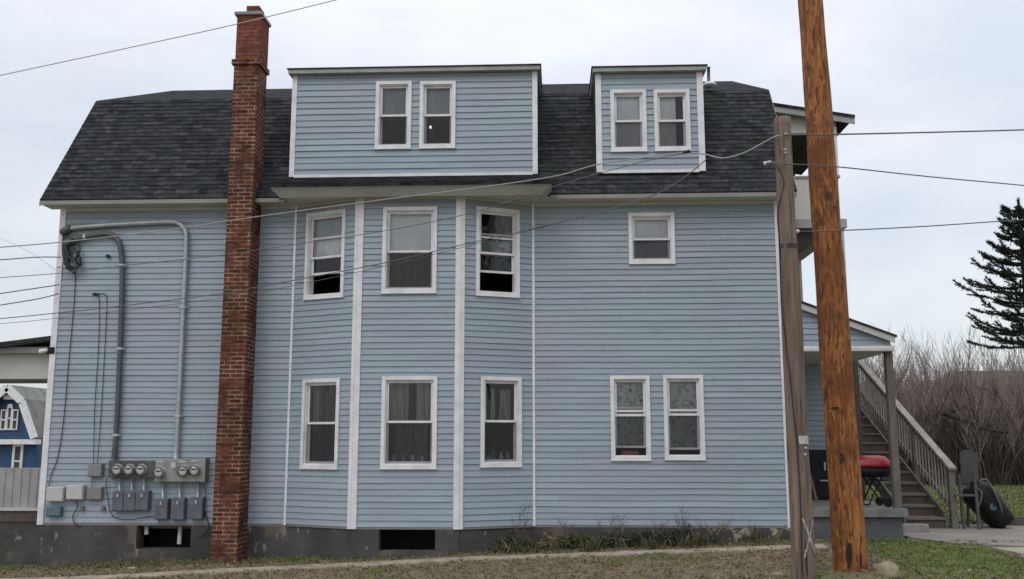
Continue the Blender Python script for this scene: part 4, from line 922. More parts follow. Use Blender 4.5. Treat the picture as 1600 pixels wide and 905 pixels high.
for x in (sxl - .045, sxr - .018):
    mb = MB(); off = .03
    mb.hull([(x, SY0 - .02, z0s), (x + .04, SY0 - .02, z0s), (x + .04, SY0 + .4, z0s), (x, SY0 + .4, z0s), (x, SY0 - .02, z0s + rise + off), (x + .04, SY0 - .02, z0s + rise + off), (x + .04, SY0 + .4, z0s + rise + .42 * rise / run + off), (x, SY0 + .4, z0s + rise + .42 * rise / run + off)])
    mb.bar((x + .02, SY0 + .1, z0s + rise - .02), (x + .02, SY1 + .1, zs1 + .04), .038, .24); mb.build('stringer', M['greywood'], st)
xr_ = pb.x
nz0 = .22
mb = MB(); mb.box(xr_ - .055, xr_ + .055, SY0 - .1, SY0 + .01, .2, pb.z + .0); mb.build('newel_post', M['greywood'], st, bevel=.006)
def rz(y, h): return lerp(z0s + h, zs1 + h, (y - SY0) / (SY1 - SY0))
hh = pb.z - z0s
mb = MB(); mb.bar((xr_, SY0 - .15, rz(SY0 - .15, hh + .02)), (xr_, SY1, rz(SY1, hh + .02)), .13, .045); mb.build('handrail', M['railwood'], st)
mb = MB(); mb.bar((xr_, SY0, rz(SY0, hh - .08)), (xr_, SY1, rz(SY1, hh - .08)), .04, .09); mb.bar((xr_, SY0, rz(SY0, .36)), (xr_, SY1, rz(SY1, .36)), .04, .09); mb.build('rail_board', M['greywood'], st)
nb = 34
for k in range(nb):
    y = SY0 + .12 + (SY1 - SY0 - .15) * k / nb; mb = MB(); mb.box(xr_ - .016 - .026, xr_ - .026, y - .018, y + .018, rz(y, .30), rz(y, hh - .05)); mb.build('baluster', M['balwood'], st)
mb = MB(); mb.box(sxl - .5, xr_ + .05, SY1, SY1 + 1.6, zs1 - .15, zs1); mb.build('landing', M['greywood'], st)
for x, y in ((xr_, SY1 + .05), (xr_, SY1 + 1.5), (sxl - .4, SY1 + 1.5)):
    mb = MB(); mb.box(x - .05, x + .05, y - .05, y + .05, .1, zs1 + (1.1 if x == xr_ else -.15)); mb.build('landing_post', M['greywood'], st)
q = P(1340, 640, 18.9); mb = MB(); mb.box(q.x - .045, q.x + .045, 18.85, 18.95, .1, P(1336, 556, 18.9).z + .3); mb.build('support_post', M['brownwood'], st)
ym = SY0 + 1.55; mb = MB(); mb.box(xr_ - .05, xr_ + .05, ym - .05, ym + .05, .15, rz(ym, hh)); mb.build('support_post', M['greywood'], st)
# ------------------------------------------------------------------ things around the porch
# grill
GY = 16.15
g = thing('grill', P(1370, 795, GY) * 1, 'portable charcoal grill with a red lid on black folding legs on the porch deck', 'grill')
g.location.z = PZ; 
xa, xbb = P(1328, 720, GY).x, P(1392, 720, GY).x; zlid = P(1360, 729, GY).z; ztp = P(1360, 712, GY).z
def rounded_slab(mb, x0, x1, y0, y1, levels, n=28):
    base = len(mb.v); cx, cy = (x0 + x1) / 2, (y0 + y1) / 2
    for z, s in levels:
        for k in range(n):
            t = 2 * math.pi * k / n; c, s_ = math.cos(t), math.sin(t); e = .45
            mb.v.append((cx + (x1 - x0) / 2 * s * math.copysign(abs(c) ** e, c), cy + (y1 - y0) / 2 * s * math.copysign(abs(s_) ** e, s_), z))
    for i in range(len(levels) - 1):
        for k in range(n):
            k2 = (k + 1) % n; mb.f.append((base + i * n + k, base + i * n + k2, base + (i + 1) * n + k2, base + (i + 1) * n + k)); mb.uvs.append(None); mb.mi.append(0)
    for i, fl in ((0, 1), (len(levels) - 1, 0)):
        q = tuple(base + i * n + k for k in range(n)); mb.f.append(q[::-1] if fl else q); mb.uvs.append(None); mb.mi.append(0)
mb = MB(); rounded_slab(mb, xa, xbb, GY - .22, GY + .22, [(zlid, 1), (zlid + .05, .97), (zlid + .10, .86), (ztp - .015, .66), (ztp, .4)]); mb.build('lid', M['red'], g, smooth=True)
mb = MB(); rounded_slab(mb, xa + .01, xbb - .01, GY - .21, GY + .21, [(zlid - .17, .72), (zlid - .1, .92), (zlid - .002, .97)]); mb.build('fire_bowl', M['black'], g, smooth=True)
mb = MB()
xm0, xm1 = P(1352, 780, GY).x, P(1381, 788, GY).x
for y in (GY - .17, GY + .17):
    mb.tube([(xm0, y, PZ + .03), (xm1 - .06, y, zlid - .15)], .013, 8); mb.tube([(xm1, y, PZ + .08), (xm0 + .02, y, zlid - .15)], .013, 8)
    mb.tube([(xm0 + .08, y, PZ + .42), (xm1 - .02, y, PZ + .42)], .010, 8)
for x, z in ((xm0, PZ + .03), (xm1 - .06, zlid - .15), (xm0 + .02, zlid - .15), (xm1, PZ + .08)): mb.tube([(x, GY - .17, z), (x, GY + .17, z)], .012, 8)
mb.build('folding_legs', M['black'], g, smooth=True)
for y in (GY - .2, GY + .2):
    mb = MB(); mb.lathe((xm1, y - .015, PZ + .07), (0, 1, 0), [(0, .07), (.03, .07)], 20); mb.build('wheel', M['black'], g)
mb = MB(); mb.tube(spline([(xa - .02, GY - .1, zlid + .04), (xa - .07, GY - .08, zlid + .04), (xa - .07, GY + .08, zlid + .04), (xa - .02, GY + .1, zlid + .04)], 5), .01, 6); mb.build('handle', M['black'], g, smooth=True)
mb = MB(); xg = xbb - .02; mb.tube([(xg - .02, GY - .22, zlid - .3), (xg + .02, GY - .22, PZ + .3)], .008, 6); mb.build('tong_hook', M['black'], g)
# black cabinet against the porch wall
CY0 = 17.75
xa, xbb, zt_ = P(1263, 740, CY0).x, P(1330, 740, CY0).x, P(1275, 703, CY0).z
c_ = thing('storage_cabinet', ((xa + xbb) / 2, CY0, PZ), 'tall black storage cabinet against the blue porch wall behind the poles', 'cabinet')
mb = MB(); mb.box(xa, xbb, CY0, 18.25, PZ, zt_); mb.build('carcass', M['black'], c_, bevel=.01)
mb = MB(); mb.box(xa + .02, xbb - .02, CY0 - .015, CY0 - .001, PZ + .04, zt_ - .05); mb.build('door', M['black'], c_, bevel=.006)
q0, q1 = P(1281, 751, CY0 - .03), P(1297, 752, CY0 - .03)
mb = MB(); mb.box(q0.x, q1.x + .05, CY0 - .045, CY0 - .016, q0.z - .012, q0.z + .012); mb.build('handle', M['galv'], c_)
q = P(1289, 729, CY0 - .02); mb = MB(); mb.box(q.x - .015, q.x + .015, CY0 - .022, CY0 - .016, q.z - .07, q.z + .08); mb.build('latch_plate', M['galv'], c_)
a, b = P(1275, 789, 17.6), P(1266, 742, 17.72); mb = MB(); mb.bar((a.x, 17.55, PZ + .005), (b.x, 17.73, b.z), .05, .02, (0, 1, 0)); tag(mb.build('plank', M['greywood']), 'thin grey wooden strip leaning on the black cabinet', 'plank')
# concrete block
q = G(1432, 834); mb = MB(); mb.box(q.x - .22, q.x + .22, q.y, q.y + .2, q.z + .0, q.z + .15); o = mb.build('concrete_block', M['blockc'], bevel=.02); tag(o, 'rough pale concrete block on the ground at the foot of the stairs', 'block')
# frame stand beside the newel
FY = 17.15
q0, q1 = P(1499, 820, FY), P(1525, 824, FY)
fs = thing('wooden_stand', (q0.x, FY, .21), 'narrow grey wooden frame stand beside the stair newel holding a dull panel', 'stand')
zt1, zt2 = P(1499, 742, FY).z, P(1520, 742, FY).z; zc_ = P(1505, 774, FY).z
for i, (x, y, xt, z) in enumerate(((P(1508, 820, FY).x, FY + .05, P(1502, 740, FY).x, zt1), (P(1528, 824, FY).x, FY - .05, P(1522, 738, FY).x, zt2 + .03))):
    mb = MB(); mb.bar((x, y, .212), (xt, y + .05, z), .045, .045, (0, 1, 0)); mb.build('leg', M['darkwood'], fs)
mb = MB(); mb.bar((P(1491, 774, FY).x, FY, zc_), (P(1524, 775, FY).x, FY - .01, zc_), .05, .035); mb.build('crossbar', M['darkwood'], fs)
mb = MB(); mb.bar((P(1492, 822, FY).x, FY + .35, .23), (P(1512, 822, FY).x, FY + .35, .23), .04, .04); mb.bar((P(1512, 815, FY + .4).x, FY + .4, .212), (P(1510, 745, FY + .4).x, FY + .35, zc_ + .2), .04, .04, (0, 1, 0)); mb.build('back_leg', M['darkwood'], fs)
mb = MB(); xx0, xx1 = P(1499, 700, FY + .5).x, P(1526, 700, FY + .5).x; zz0, zz1 = P(1500, 756, FY + .5).z, P(1510, 703, FY + .5).z
mb.prism(Fr((0, FY + .5, 0), (1, 0, 0)), [(xx0, zz0), (xx1, zz0), (xx1, zz1 - .08), (xx1 - .08, zz1), (xx0 + .08, zz1), (xx0, zz1 - .06)], -.015, 0); mb.build('panel', M['screenpanel'], fs)
# tipped black tub / cart
TY = 17.5
tc0 = P(1541, 792, TY)
tb = thing('garden_cart', (tc0.x, TY, .21), 'black plastic garden cart tipped on its nose beside the wooden stand', 'cart')
def tub():
    mb = MB(); fr_o = Vector((P(1543, 790, TY).x, TY, P(1543, 790, TY).z)); ang = R(-38)
    rot = Matrix.Rotation(ang, 3, 'Y'); secs = 12; n = 28; base = len(mb.v)
    L = .86
    for i in range(secs + 1):
        t = i / secs; z = (t - .5) * L; s = (1 - abs(2 * t - 1) ** 6) ** .5 * .62 + .38
        wx, wy = .23 * s * (.82 + .3 * t), .34 * s
        for k in range(n):
            a = 2 * math.pi * k / n; c, s_ = math.cos(a), math.sin(a); e = .62
            p = Vector((wx * math.copysign(abs(c) ** e, c), wy * math.copysign(abs(s_) ** e, s_), z + .02 * math.sin(a * 3))); p = rot @ p; mb.v.append(tuple(fr_o + p))
    for i in range(secs):
        for k in range(n):
            k2 = (k + 1) % n; mb.f.append((base + i * n + k, base + i * n + k2, base + (i + 1) * n + k2, base + (i + 1) * n + k)); mb.uvs.append(None); mb.mi.append(0)
    for i, fl in ((0, 1), (secs, 0)):
        q = tuple(base + i * n + k for k in range(n)); mb.f.append(q[::-1] if fl else q); mb.uvs.append(None); mb.mi.append(0)
    return mb
tub().build('tub', M['black'], tb, smooth=True)
mb = MB(); mb.tube(spline([P(1530, 752, TY - .3), P(1541, 750, TY - .32), P(1552, 766, TY - .36), P(1563, 790, TY - .36), P(1567, 808, TY - .3)], 6), .018, 8); mb.tube(spline([P(1522, 760, TY - .25), P(1534, 772, TY - .36), P(1528, 800, TY - .36), P(1536, 822, TY - .3)], 6), .014, 8); mb.build('rim', M['darkpipe'], tb, smooth=True)
mb = MB(); q = P(1551, 792, TY - .385); mb.prism(Fr((q.x, q.y, q.z), (1, .12, 0)), [(-.04, -.05), (.05, -.06), (.07, .0), (.0, .01), (.02, .05), (-.05, .06)], -.01, 0); mb.build('emblem', M['logo'], tb)
# timber edging at the right
a, b = P(1560, 818, 17.95), P(1650, 826, 17.95)
mb = MB(); mb.box(P(1556, 818, 17.95).x, 14, 17.9, 18.05, .15, .37); tag(mb.build('timber_edging', M['brownwood'], bevel=.01), 'dark timber edging along the far side of the patio', 'edging')
# rocks
def rock(px, py, sx, sy, sz, label, m='rock', seed=1, name='rock', Y=None):
    q = G(px, py); mb = MB(); n, r_ = 22, 12; base = len(mb.v)
    for i in range(r_ + 1):
        th = math.pi * i / r_
        for k in range(n):
            a = 2 * math.pi * k / n; d = Vector((math.sin(th) * math.cos(a), math.sin(th) * math.sin(a), math.cos(th)))
            s = 1 + .28 * mn.noise(d * 1.6 + Vector((seed, 0, 0))) + .12 * mn.noise(d * 4 + Vector((seed, 3, 0))); mb.v.append((q.x + d.x * sx * s, q.y + d.y * sy * s, q.z + d.z * sz * s))
    for i in range(r_):
        for k in range(n):
            k2 = (k + 1) % n; mb.f.append((base + i * n + k, base + (i + 1) * n + k, base + (i + 1) * n + k2, base + i * n + k2)); mb.uvs.append(None); mb.mi.append(0)
    tag(mb.build(name, M[m], smooth=True), label, 'rock', 'loose rocks on the ground')
rock(1384, 893, .17, .13, .12, 'rounded tan rock at the foot of the new pole', seed=3)
rock(1216, 899, .07, .06, .04, 'small pale stone in the dirt left of the old pole', seed=5)
rock(207, 889, .09, .05, .03, 'flat pale stone below the left cellar opening', 'concrete', seed=8)
rock(85, 878, .05, .05, .08, 'small dark stone against the left foundation', 'found', seed=9)
rock(309, 869, .06, .04, .025, 'small white stone on the soil left of the chimney foot', 'boxpale', seed=11)
rock(1583, 870, .06, .05, .03, 'whitish stone on the broken pavement edge', 'concrete', seed=12)
# ------------------------------------------------------------------ ground cover
def blades(name, n, region, hgt, label, seed, mats, wd=.006, keep=None, choose=None, cat='grass'):
    rn = random.Random(seed); V = []; F_ = []; MI = []
    i = 0; tries = 0
    while i < n and tries < n * 8:
        tries += 1
        x, y = region(rn)
        if keep and not keep(x, y, rn): continue
        z = gz(x, y) + .03 * mn.noise(Vector((x * 2.5, y * 2.5, 0))) + .018 * mn.noise(Vector((x * 8, y * 8, 1))) - .004 if (-10 < x < 12 and 9 < y < 20) else gz(x, y)
        h = rn.uniform(*hgt) * (1 if hgt[1] < .15 else .5 + 1.0 * abs(mn.noise(Vector((x * 6, y * 6, 2)))) * 2); a = rn.uniform(0, 6.283); w = wd * rn.uniform(.6, 1.5); l = rn.uniform(.1, 1.0 if hgt[1] < .15 else .6) * h; la = rn.uniform(0, 6.283)
        dx, dy = math.cos(a) * w, math.sin(a) * w; b = len(V)
        V += [(x - dx, y - dy, z), (x + dx, y + dy, z), (x + dx * .6 + math.cos(la) * l * .45, y + dy * .6 + math.sin(la) * l * .45, z + h * .65), (x + math.cos(la) * l, y + math.sin(la) * l, z + h)]
        F_ += [(b, b + 1, b + 2), (b, b + 2, b + 3)]; m = choose(x, y, rn); MI += [m, m]; i += 1
    me = bpy.data.meshes.new(name); me.from_pydata(V, [], F_)
    for m in mats: me.materials.append(m)
    me.polygons.foreach_set('material_index', MI)
    o = bpy.data.objects.new(name, me); S.collection.objects.link(o); tag(o, label, cat, kind='stuff'); return o
GM = [mat('green_blade', (.115, .18, .028), .7, .3, 3), mat('olive_blade', (.165, .16, .045), .7, .3, 3), mat('dead_blade', (.34, .27, .165), .8, .35, 3), mat('dead_leaf', (.16, .11, .075), .85, .4, 6)]
def offpath(x, y):
    if abs(y - path_y(x) - .02) < .14 and x < 4: return False
    if y > 15.5 and XL < x < 5.5: return False
    if -3.3 < x < -1.4 and y > 14.97: return False
    if y > 15.35 and x > 5.5 and y < 18.1: return False
    if math.hypot(x - POLE[0], y - POLE[1]) < .3: return False
    return True
def chs(x, y, rn):
    g = greenness(x, y)
    if rn.random() < g * 1.35: return 0 if rn.random() < .7 else 1
    return 2 if rn.random() < .75 else 3
blades('grass', 70000, lambda r: (r.uniform(-9, 9.5), r.uniform(11.3, 15.6)), (.012, .05), 'short patchy grass and dead blades on the ground before the house', 1, GM, .006,
       lambda x, y, r: offpath(x, y) and r.random() < .45 + .75 * greenness(x, y), chs)
blades('lawn_grass', 45000, lambda r: (r.uniform(7, 22), 18.2 + r.random() ** 1.6 * 15), (.03, .08), 'green lawn grass beyond the patio up to the bare hedge', 2, GM, .012, None, lambda x, y, rn: 0 if rn.random() < .55 else (1 if rn.random() < .75 else 2))
# leaf litter
def litter(n, seed):
    rn = random.Random(seed); V = []; F_ = []; MI = []
    for _ in range(n):
        x, y = rn.uniform(-9, 9), rn.uniform(11.3, 15.45)
        if not offpath(x, y) and rn.random() < .85: continue
        if rn.random() < greenness(x, y) * .8: continue
        z = gz(x, y) + .03 * mn.noise(Vector((x * 2.5, y * 2.5, 0))) + .022; s = rn.uniform(.01, .032); a = rn.uniform(0, 6.28); b = len(V)
        c, d = math.cos(a) * s, math.sin(a) * s; V += [(x - c, y - d, z), (x + d * .6, y - c * .6, z + rn.uniform(-.3, .9) * s), (x + c, y + d, z + rn.uniform(0, 1) * s), (x - d * .6, y + c * .6, z + rn.uniform(-.3, .9) * s)]
        F_.append((b, b + 1, b + 2, b + 3)); MI.append(rn.choice((0,) * 9 + (1,) * 5 + (2,)))
    me = bpy.data.meshes.new('leaf_litter'); me.from_pydata(V, [], F_)
    for m in (GM[3], mat('tan_leaf', (.17, .12, .075), .8), mat('pale_chip', (.26, .23, .18), .8)): me.materials.append(m)
    me.polygons.foreach_set('material_index', MI); o = bpy.data.objects.new('leaf_litter', me); S.collection.objects.link(o); tag(o, 'brown leaf litter and pale chips strewn over the soil', 'leaves', kind='stuff')
litter(16000, 5)
# weeds along the foundation
def weed_density(x):
    d = .12
    if x > -.8: d = 1
    if x > 2.3: d = .25
    if x < -3.2: d = .22
    return d
blades('weeds', 8500, lambda r: (r.uniform(-1.0, 3.4), min(15.44, r.gauss(15.22, .13))), (.04, .19), 'mixed green and dry weeds growing along the foundation', 3, [M['leafolive'], M['straw'], M['leafdark']], .0034,
       lambda x, y, r: mn.noise(Vector((x * 3.1, y * 5, 4))) + .25 > r.random() * .9 and (y < 15.47 if x > -.3 else y < 15.0 + (x + 1.5) * .43) and r.random() < (.9 if x < 2.3 else .25), lambda x, y, r: r.choice((0, 0, 1, 1, 2)))
blades('foundation_weeds', 1500, lambda r: (r.uniform(-8, -1), r.uniform(14.8, 15.45)), (.03, .09), 'sparse low weeds under the left part of the house', 13, [M['leafolive'], M['straw'], GM[0]], .006,
       lambda x, y, r: offpath(x, y), lambda x, y, r: r.choice((0, 1, 1, 2)))
def clump(px, w, h, nl, m, label, seed, name='shrub', lean=.1, stems=12, cat='shrub', grp='plants along the foundation', leaf=.03, py=846, yb=None):
    rn = random.Random(seed); c = P(px, py, 15.28); c.z = gz(c.x, c.y)
    o = thing(name, c, label, cat, grp); mb = MB()
    for k in range(stems):
        a = rn.uniform(0, 6.28); r0_ = rn.random() * w * .3; b = c + Vector((math.cos(a) * r0_, math.sin(a) * .05, 0)); t = c + Vector((math.cos(a) * w * rn.uniform(.3, 1) + rn.uniform(-.05, .05), -.05 + .1 * math.sin(a), h * rn.uniform(.6, 1)))
        md = b.lerp(t, .5) + Vector((rn.uniform(-.03, .03), 0, .03)); mb.tube([b, md, t], [.005, .004, .0015], 4)
    mb.build('stem', M['drystem'], o)
    if nl:
        mb = MB()
        for k in range(nl):
            a = rn.uniform(-1, 1); z = rn.random() ** .8; x = c.x + a * w * (.55 + .45 * math.sin(z * 3)) * rn.uniform(.5, 1); y = c.y + rn.gauss(0, .07); zz = c.z + z * h * (.75 + .45 * mn.noise(Vector((x * 9, seed, 0)))) * rn.uniform(.8, 1.15)
            if y > 15.46: y = 15.46
            s = leaf * .75 * rn.uniform(.5, 1.4); d = Vector((rn.uniform(-1, 1), rn.uniform(-1, 1), rn.uniform(-.3, 1))).normalized(); e = d.orthogonal().normalized() * s * .4; p = Vector((x, y, zz))
            mb.face([p, p + d * s * .5 + e, p + d * s, p + d * s * .5 - e])
        mb.build('foliage', m, o, uv=False)
    return o
clump(1058, .42, .30, 2200, M['leafdark'], 'dense dark evergreen shrub against the foundation, tallest and darkest there', 1, leaf=.045)
clump(1002, .46, .26, 1900, M['leafdark'], 'dark green spreading shrub just left of the darkest one', 2, leaf=.045)
clump(960, .34, .24, 1100, M['leafolive'], 'olive tuft of weeds between the dark shrubs and the bay', 4, 'weed_tuft', leaf=.05)
clump(903, .30, .26, 1000, M['leafolive'], 'olive and straw weed tuft under the right end of the bay', 5, 'weed_tuft', leaf=.05)
clump(862, .24, .24, 700, M['straw'], 'straw coloured dry weed tuft beside the bay corner', 6, 'weed_tuft', leaf=.06)
clump(800, .30, .28, 1300, M['leafolive'], 'bushy olive weed tuft at the bay side, leftmost of the plants', 7, 'weed_tuft', leaf=.06, py=855)
def dry(px, h, seed, label, w=.25, ns=4):
    rn = random.Random(seed); c = P(px, 848, 15.32 if px > 850 else 15.12); c.z = gz(c.x, c.y); mb = MB()
    for k in range(ns):
        a = rn.uniform(-1, 1); t = c + Vector((a * w, rn.uniform(-.12, .02), h * rn.uniform(.65, 1))); md = c.lerp(t, .5) + Vector((rn.uniform(-.04, .04), 0, .02))
        pts = spline([c + Vector((rn.uniform(-.03, .03), 0, 0)), md, t], 5); mb.tube(pts, [lerp(.0055, .002, i / (len(pts) - 1)) for i in range(len(pts))], 4)
        for j in range(5):
            i = rn.randrange(3, len(pts) - 1); b = pts[i]; e = b + Vector((rn.uniform(-.14, .14), rn.uniform(-.04, .02), rn.uniform(.05, .18))); mb.tube([b, b.lerp(e, .5) + Vector((0, 0, .015)), e], [.003, .0025, .0015], 3)
    tag(mb.build('dry_stalk', M['drystem']), label, 'dry plant', 'leafless dry stalks against the siding')
for i, (px, h, w, lab) in enumerate(((812, .80, .26, 'tallest leafless stalks, leaning in front of the bay side'), (856, .34, .1, 'short dry stalks right of the bay corner trim'), (884, .62, .12, 'slim upright dry stalk a little right of the bay'), (955, .52, .22, 'leaning leafless stalks below the left of the paired windows'), (966, .40, .16, 'low curved stalks beside the leaning ones'), (1022, .42, .22, 'low tangle of stalks above the dark shrubs'), (1070, .62, .22, 'fan of tall stalks below the right of the paired windows'), (1092, .40, .12, 'short stalks at the right side of the tall fan'), (1136, .42, .1, 'rightmost thin stalks before the bare foundation'))): dry(px, h, 30 + i, lab, w, 5 if w > .2 else 3)
# ------------------------------------------------------------------ bare bushes beyond the lawn
def twig_bush(mb, c, h, w, rn, stems=16, tips=None):
    def grow(p, d, L, r, lev):
        n = 4; pts = [p]; q = p.copy()
        for i in range(n):
            d = (d + Vector((rn.uniform(-.16, .16), rn.uniform(-.16, .16), .06))).normalized(); q = q + d * (L / n); pts.append(q.copy())
        mb.tube(pts, [lerp(r, r * .45, i / n) for i in range(n + 1)], 3, mi=1 if lev >= 2 else 0, cap=False)
        if lev >= 3: return
        for k in range((6, 6, 4)[lev]):
            i = rn.randrange(1, n + 1); sd = Vector((rn.uniform(-1, 1), rn.uniform(-1, 1), rn.uniform(.3, 1.2))).normalized()
            grow(pts[i], (d * .9 + sd * .5).normalized(), L * rn.uniform(.42, .66), r * .55, lev + 1)
    for k in range(stems):
        a = rn.uniform(0, 6.283); rr = rn.random() * w * .35
        d = Vector((math.cos(a) * rr * .9 + rn.uniform(-.15, .15), math.sin(a) * rr * .5, 1)).normalized()
        grow(Vector(c) + Vector((math.cos(a) * rr, math.sin(a) * rr, 0)), d, h * rn.uniform(.5, .74), rn.uniform(.022, .048), 0)
variants = []
for s in range(4):
    rn = random.Random(100 + s); mb = MB(); twig_bush(mb, (0, 0, 0), 4.9, 2.2, rn, 13); o = mb.build('branches', [M['twig'], M['twigtip']], uv=False); variants.append(o)
BX = [(11.4, 33.5, .95, 'leftmost bare bush showing behind the stair railing'), (13.0, 34.5, .92, 'bare reddish brown bush right behind the porch post'), (14.5, 33.2, 1.0, 'bare bush rising above the sloping handrail'), (15.9, 34.6, .9, 'lower bare bush in the gap of the hedge'),
      (17.3, 33.4, 1.05, 'tallest bare bush of the hedge, left of the spruce'), (18.8, 34.3, .98, 'bare bush of the hedge under the spruce branches'), (20.3, 33.4, .95, 'rightmost bare bush at the picture edge'),
      (9.9, 34.2, .9, 'bare bush mostly hidden behind the staircase'), (12.2, 37.5, 1.08, 'rear bare bush behind the first gap from the porch'), (15.2, 38, 1.1, 'rear bare bush behind the gap above the newel post'), (18.1, 37.6, 1.1, 'rear bare bush before the distant dark roof'), (21.2, 38, 1.05, 'rear bare bush beyond the right picture edge')]
for i, (x, y, s, lab) in enumerate(BX):
    r_ = thing('bare_bush', (x, y, gz(x, y)), lab, 'bush', 'bare bushes of the overgrown hedge')
    v = variants[i % 4]; c = v if i < 4 else v.copy()
    if i >= 4: S.collection.objects.link(c)
    c.parent = r_; r_.rotation_euler.z = i * 1.3; r_.scale = (s, s, s * .80)
for x, y, k, lab in ((15.5, -4, 3.2, 'tall bare street tree across from the bay, seen mirrored in the upper right bay window'), (19.5, 1.5, 2.8, 'second bare street tree mirrored in the right bay windows')):
    r_ = thing('street_tree', (x, y, -.3), lab, 'tree', 'bare street trees opposite the house')
    rr_ = random.Random(int(x)); m_ = MB(); twig_bush(m_, (0, 0, 1.2), 3.3, 1.2, rr_, 6); m_.tube([(0, 0, 0), (0, 0, 1.5)], [.09, .07], 8)
    o = m_.build('branches', [M['bark'], M['bark']], uv=False); o.parent = r_; r_.scale = (k, k, k)
rn = random.Random(77); mb = MB()
for k in range(5200):
    x = rn.uniform(8.5, 24); y = rn.uniform(33, 38); h = rn.uniform(.7, 2.6) * (1 if rn.random() < .8 else 1.35); z = gz(x, y); d = Vector((rn.gauss(0, .28), rn.gauss(0, .2), 1)).normalized() * h
    p = Vector((x, y, z)); mb.tube([p, p + d * .5 + Vector((rn.uniform(-.12, .12), 0, 0)), p + d], [.02, .013, .006], 3, cap=False)
tag(mb.build('undergrowth', M['thicket'], uv=False), 'dense tangled brown undergrowth at the foot of the bare hedge', 'undergrowth', kind='stuff')
# fallen, leaning trunks in the hedge
mb = MB(); mb.tube(spline([P(1474, 645, 33), P(1500, 655, 32.9), P(1530, 668, 32.8), P(1575, 676, 32.8)], 5), [.09] * 11 + [.06] * 5, 8); mb.tube(spline([P(1470, 648, 33), P(1490, 642, 33), P(1515, 632, 33.2)], 5), .05, 6); tag(mb.build('leaning_trunk', M['bark'], smooth=True), 'dark trunk leaning sideways through the bare bushes', 'tree trunk')
# ------------------------------------------------------------------ spruce at the right edge
SYp = 24.0; tx = P(1607, 500, SYp).x
sp = thing('spruce_tree', (tx, SYp, gz(tx, SYp)), 'dark spruce tree with upswept drooping branches at the right edge', 'tree')
mb = MB(); zb0 = gz(tx, SYp) - .2; ztt = P(1600, 312, SYp).z
mb.tube([(tx, SYp, zb0), (tx + .03, SYp, 3), (tx, SYp, ztt)], [.2, .15, .03], 12); tr = mb.build('trunk', M['bark'], sp, smooth=True)
rn = random.Random(21); mbB = MB(); mbN = MB()
def needles(pts, dens=26, sz=.10, droop=1):
    for i in range(len(pts) - 1):
        a, b = pts[i], pts[i + 1]; d = (b - a); L = d.length; dn = d.normalized()
        for k in range(max(2, int(L * dens * 4))):
            p = a.lerp(b, rn.random()); s = (dn * .55 + Vector((rn.uniform(-1, 1), rn.uniform(-1, 1), rn.uniform(-.8, .5))).normalized() * .8).normalized() * sz * rn.uniform(.5, 1.1)
            e = s.cross(Vector((rn.uniform(-1, 1), rn.uniform(-1, 1), rn.uniform(-1, 1)))).normalized() * .011; mbN.face([p - e, p + e, p + s])
def sbranch(z, az, L, low):
    base = Vector((tx, SYp, z)); d = Vector((math.cos(az), math.sin(az), 0))
    a1 = rn.uniform(.02, .20) - .22 * low; a2 = rn.uniform(.16, .34)
    pts = [base + d * (L * t) + Vector((0, 0, L * (a1 * t + a2 * t * t * t))) for t in [i / 9 for i in range(10)]]
    pts = [p + Vector((rn.uniform(-.02, .02), rn.uniform(-.02, .02), rn.uniform(-.015, .015))) for p in pts]
    mbB.tube(pts, [lerp(.028, .010, i / 9) for i in range(10)], 5); needles(pts[1:], 110, .085)
    for i in range(2, 9):
        for sgn in (-1, 1):
            if rn.random() < .35: continue
            sl_ = L * (1 - i / 10) * .34 + .08; sd = (d * .9 + Vector((-d.y, d.x, 0)) * sgn * .6).normalized(); p = pts[i]
            q = [p, p + sd * sl_ * .5 + Vector((0, 0, .01)), p + sd * sl_ + Vector((0, 0, .04 + .06 * rn.random()))]; mbB.tube(q, [.009, .007, .004], 3, cap=False); needles(q, 80, .07)
        if rn.random() < .6:
            p = pts[i]; r2 = [p, p + Vector((rn.uniform(-.03, .03), rn.uniform(-.03, .03), -.05)), p + Vector((rn.uniform(-.04, .04), 0, -rn.uniform(.08, .16)))]; needles(r2, 30, .04)
zmin = P(1600, 537, SYp).z
z = zmin
while z < ztt - .12:
    t = (z - zmin) / (ztt - zmin); Lm = 1.72 * (1 - t) ** .72 + .12
    nb_ = 8; o_ = rn.uniform(0, 6.28)
    for k in range(nb_): sbranch(z + rn.uniform(-.1, .1), o_ + 6.283 * k / nb_ + rn.uniform(-.3, .3), Lm * rn.uniform(.62, 1.1), max(0, .25 - t) * 3)
    z += .33
needles([Vector((tx, SYp, ztt - .6)), Vector((tx, SYp, ztt - .2)), Vector((tx, SYp, ztt + .05))], 60, .09)
mbB.build('limbs', M['bark'], sp, uv=False); mbN.build('needles', M['needle'], sp, uv=False)
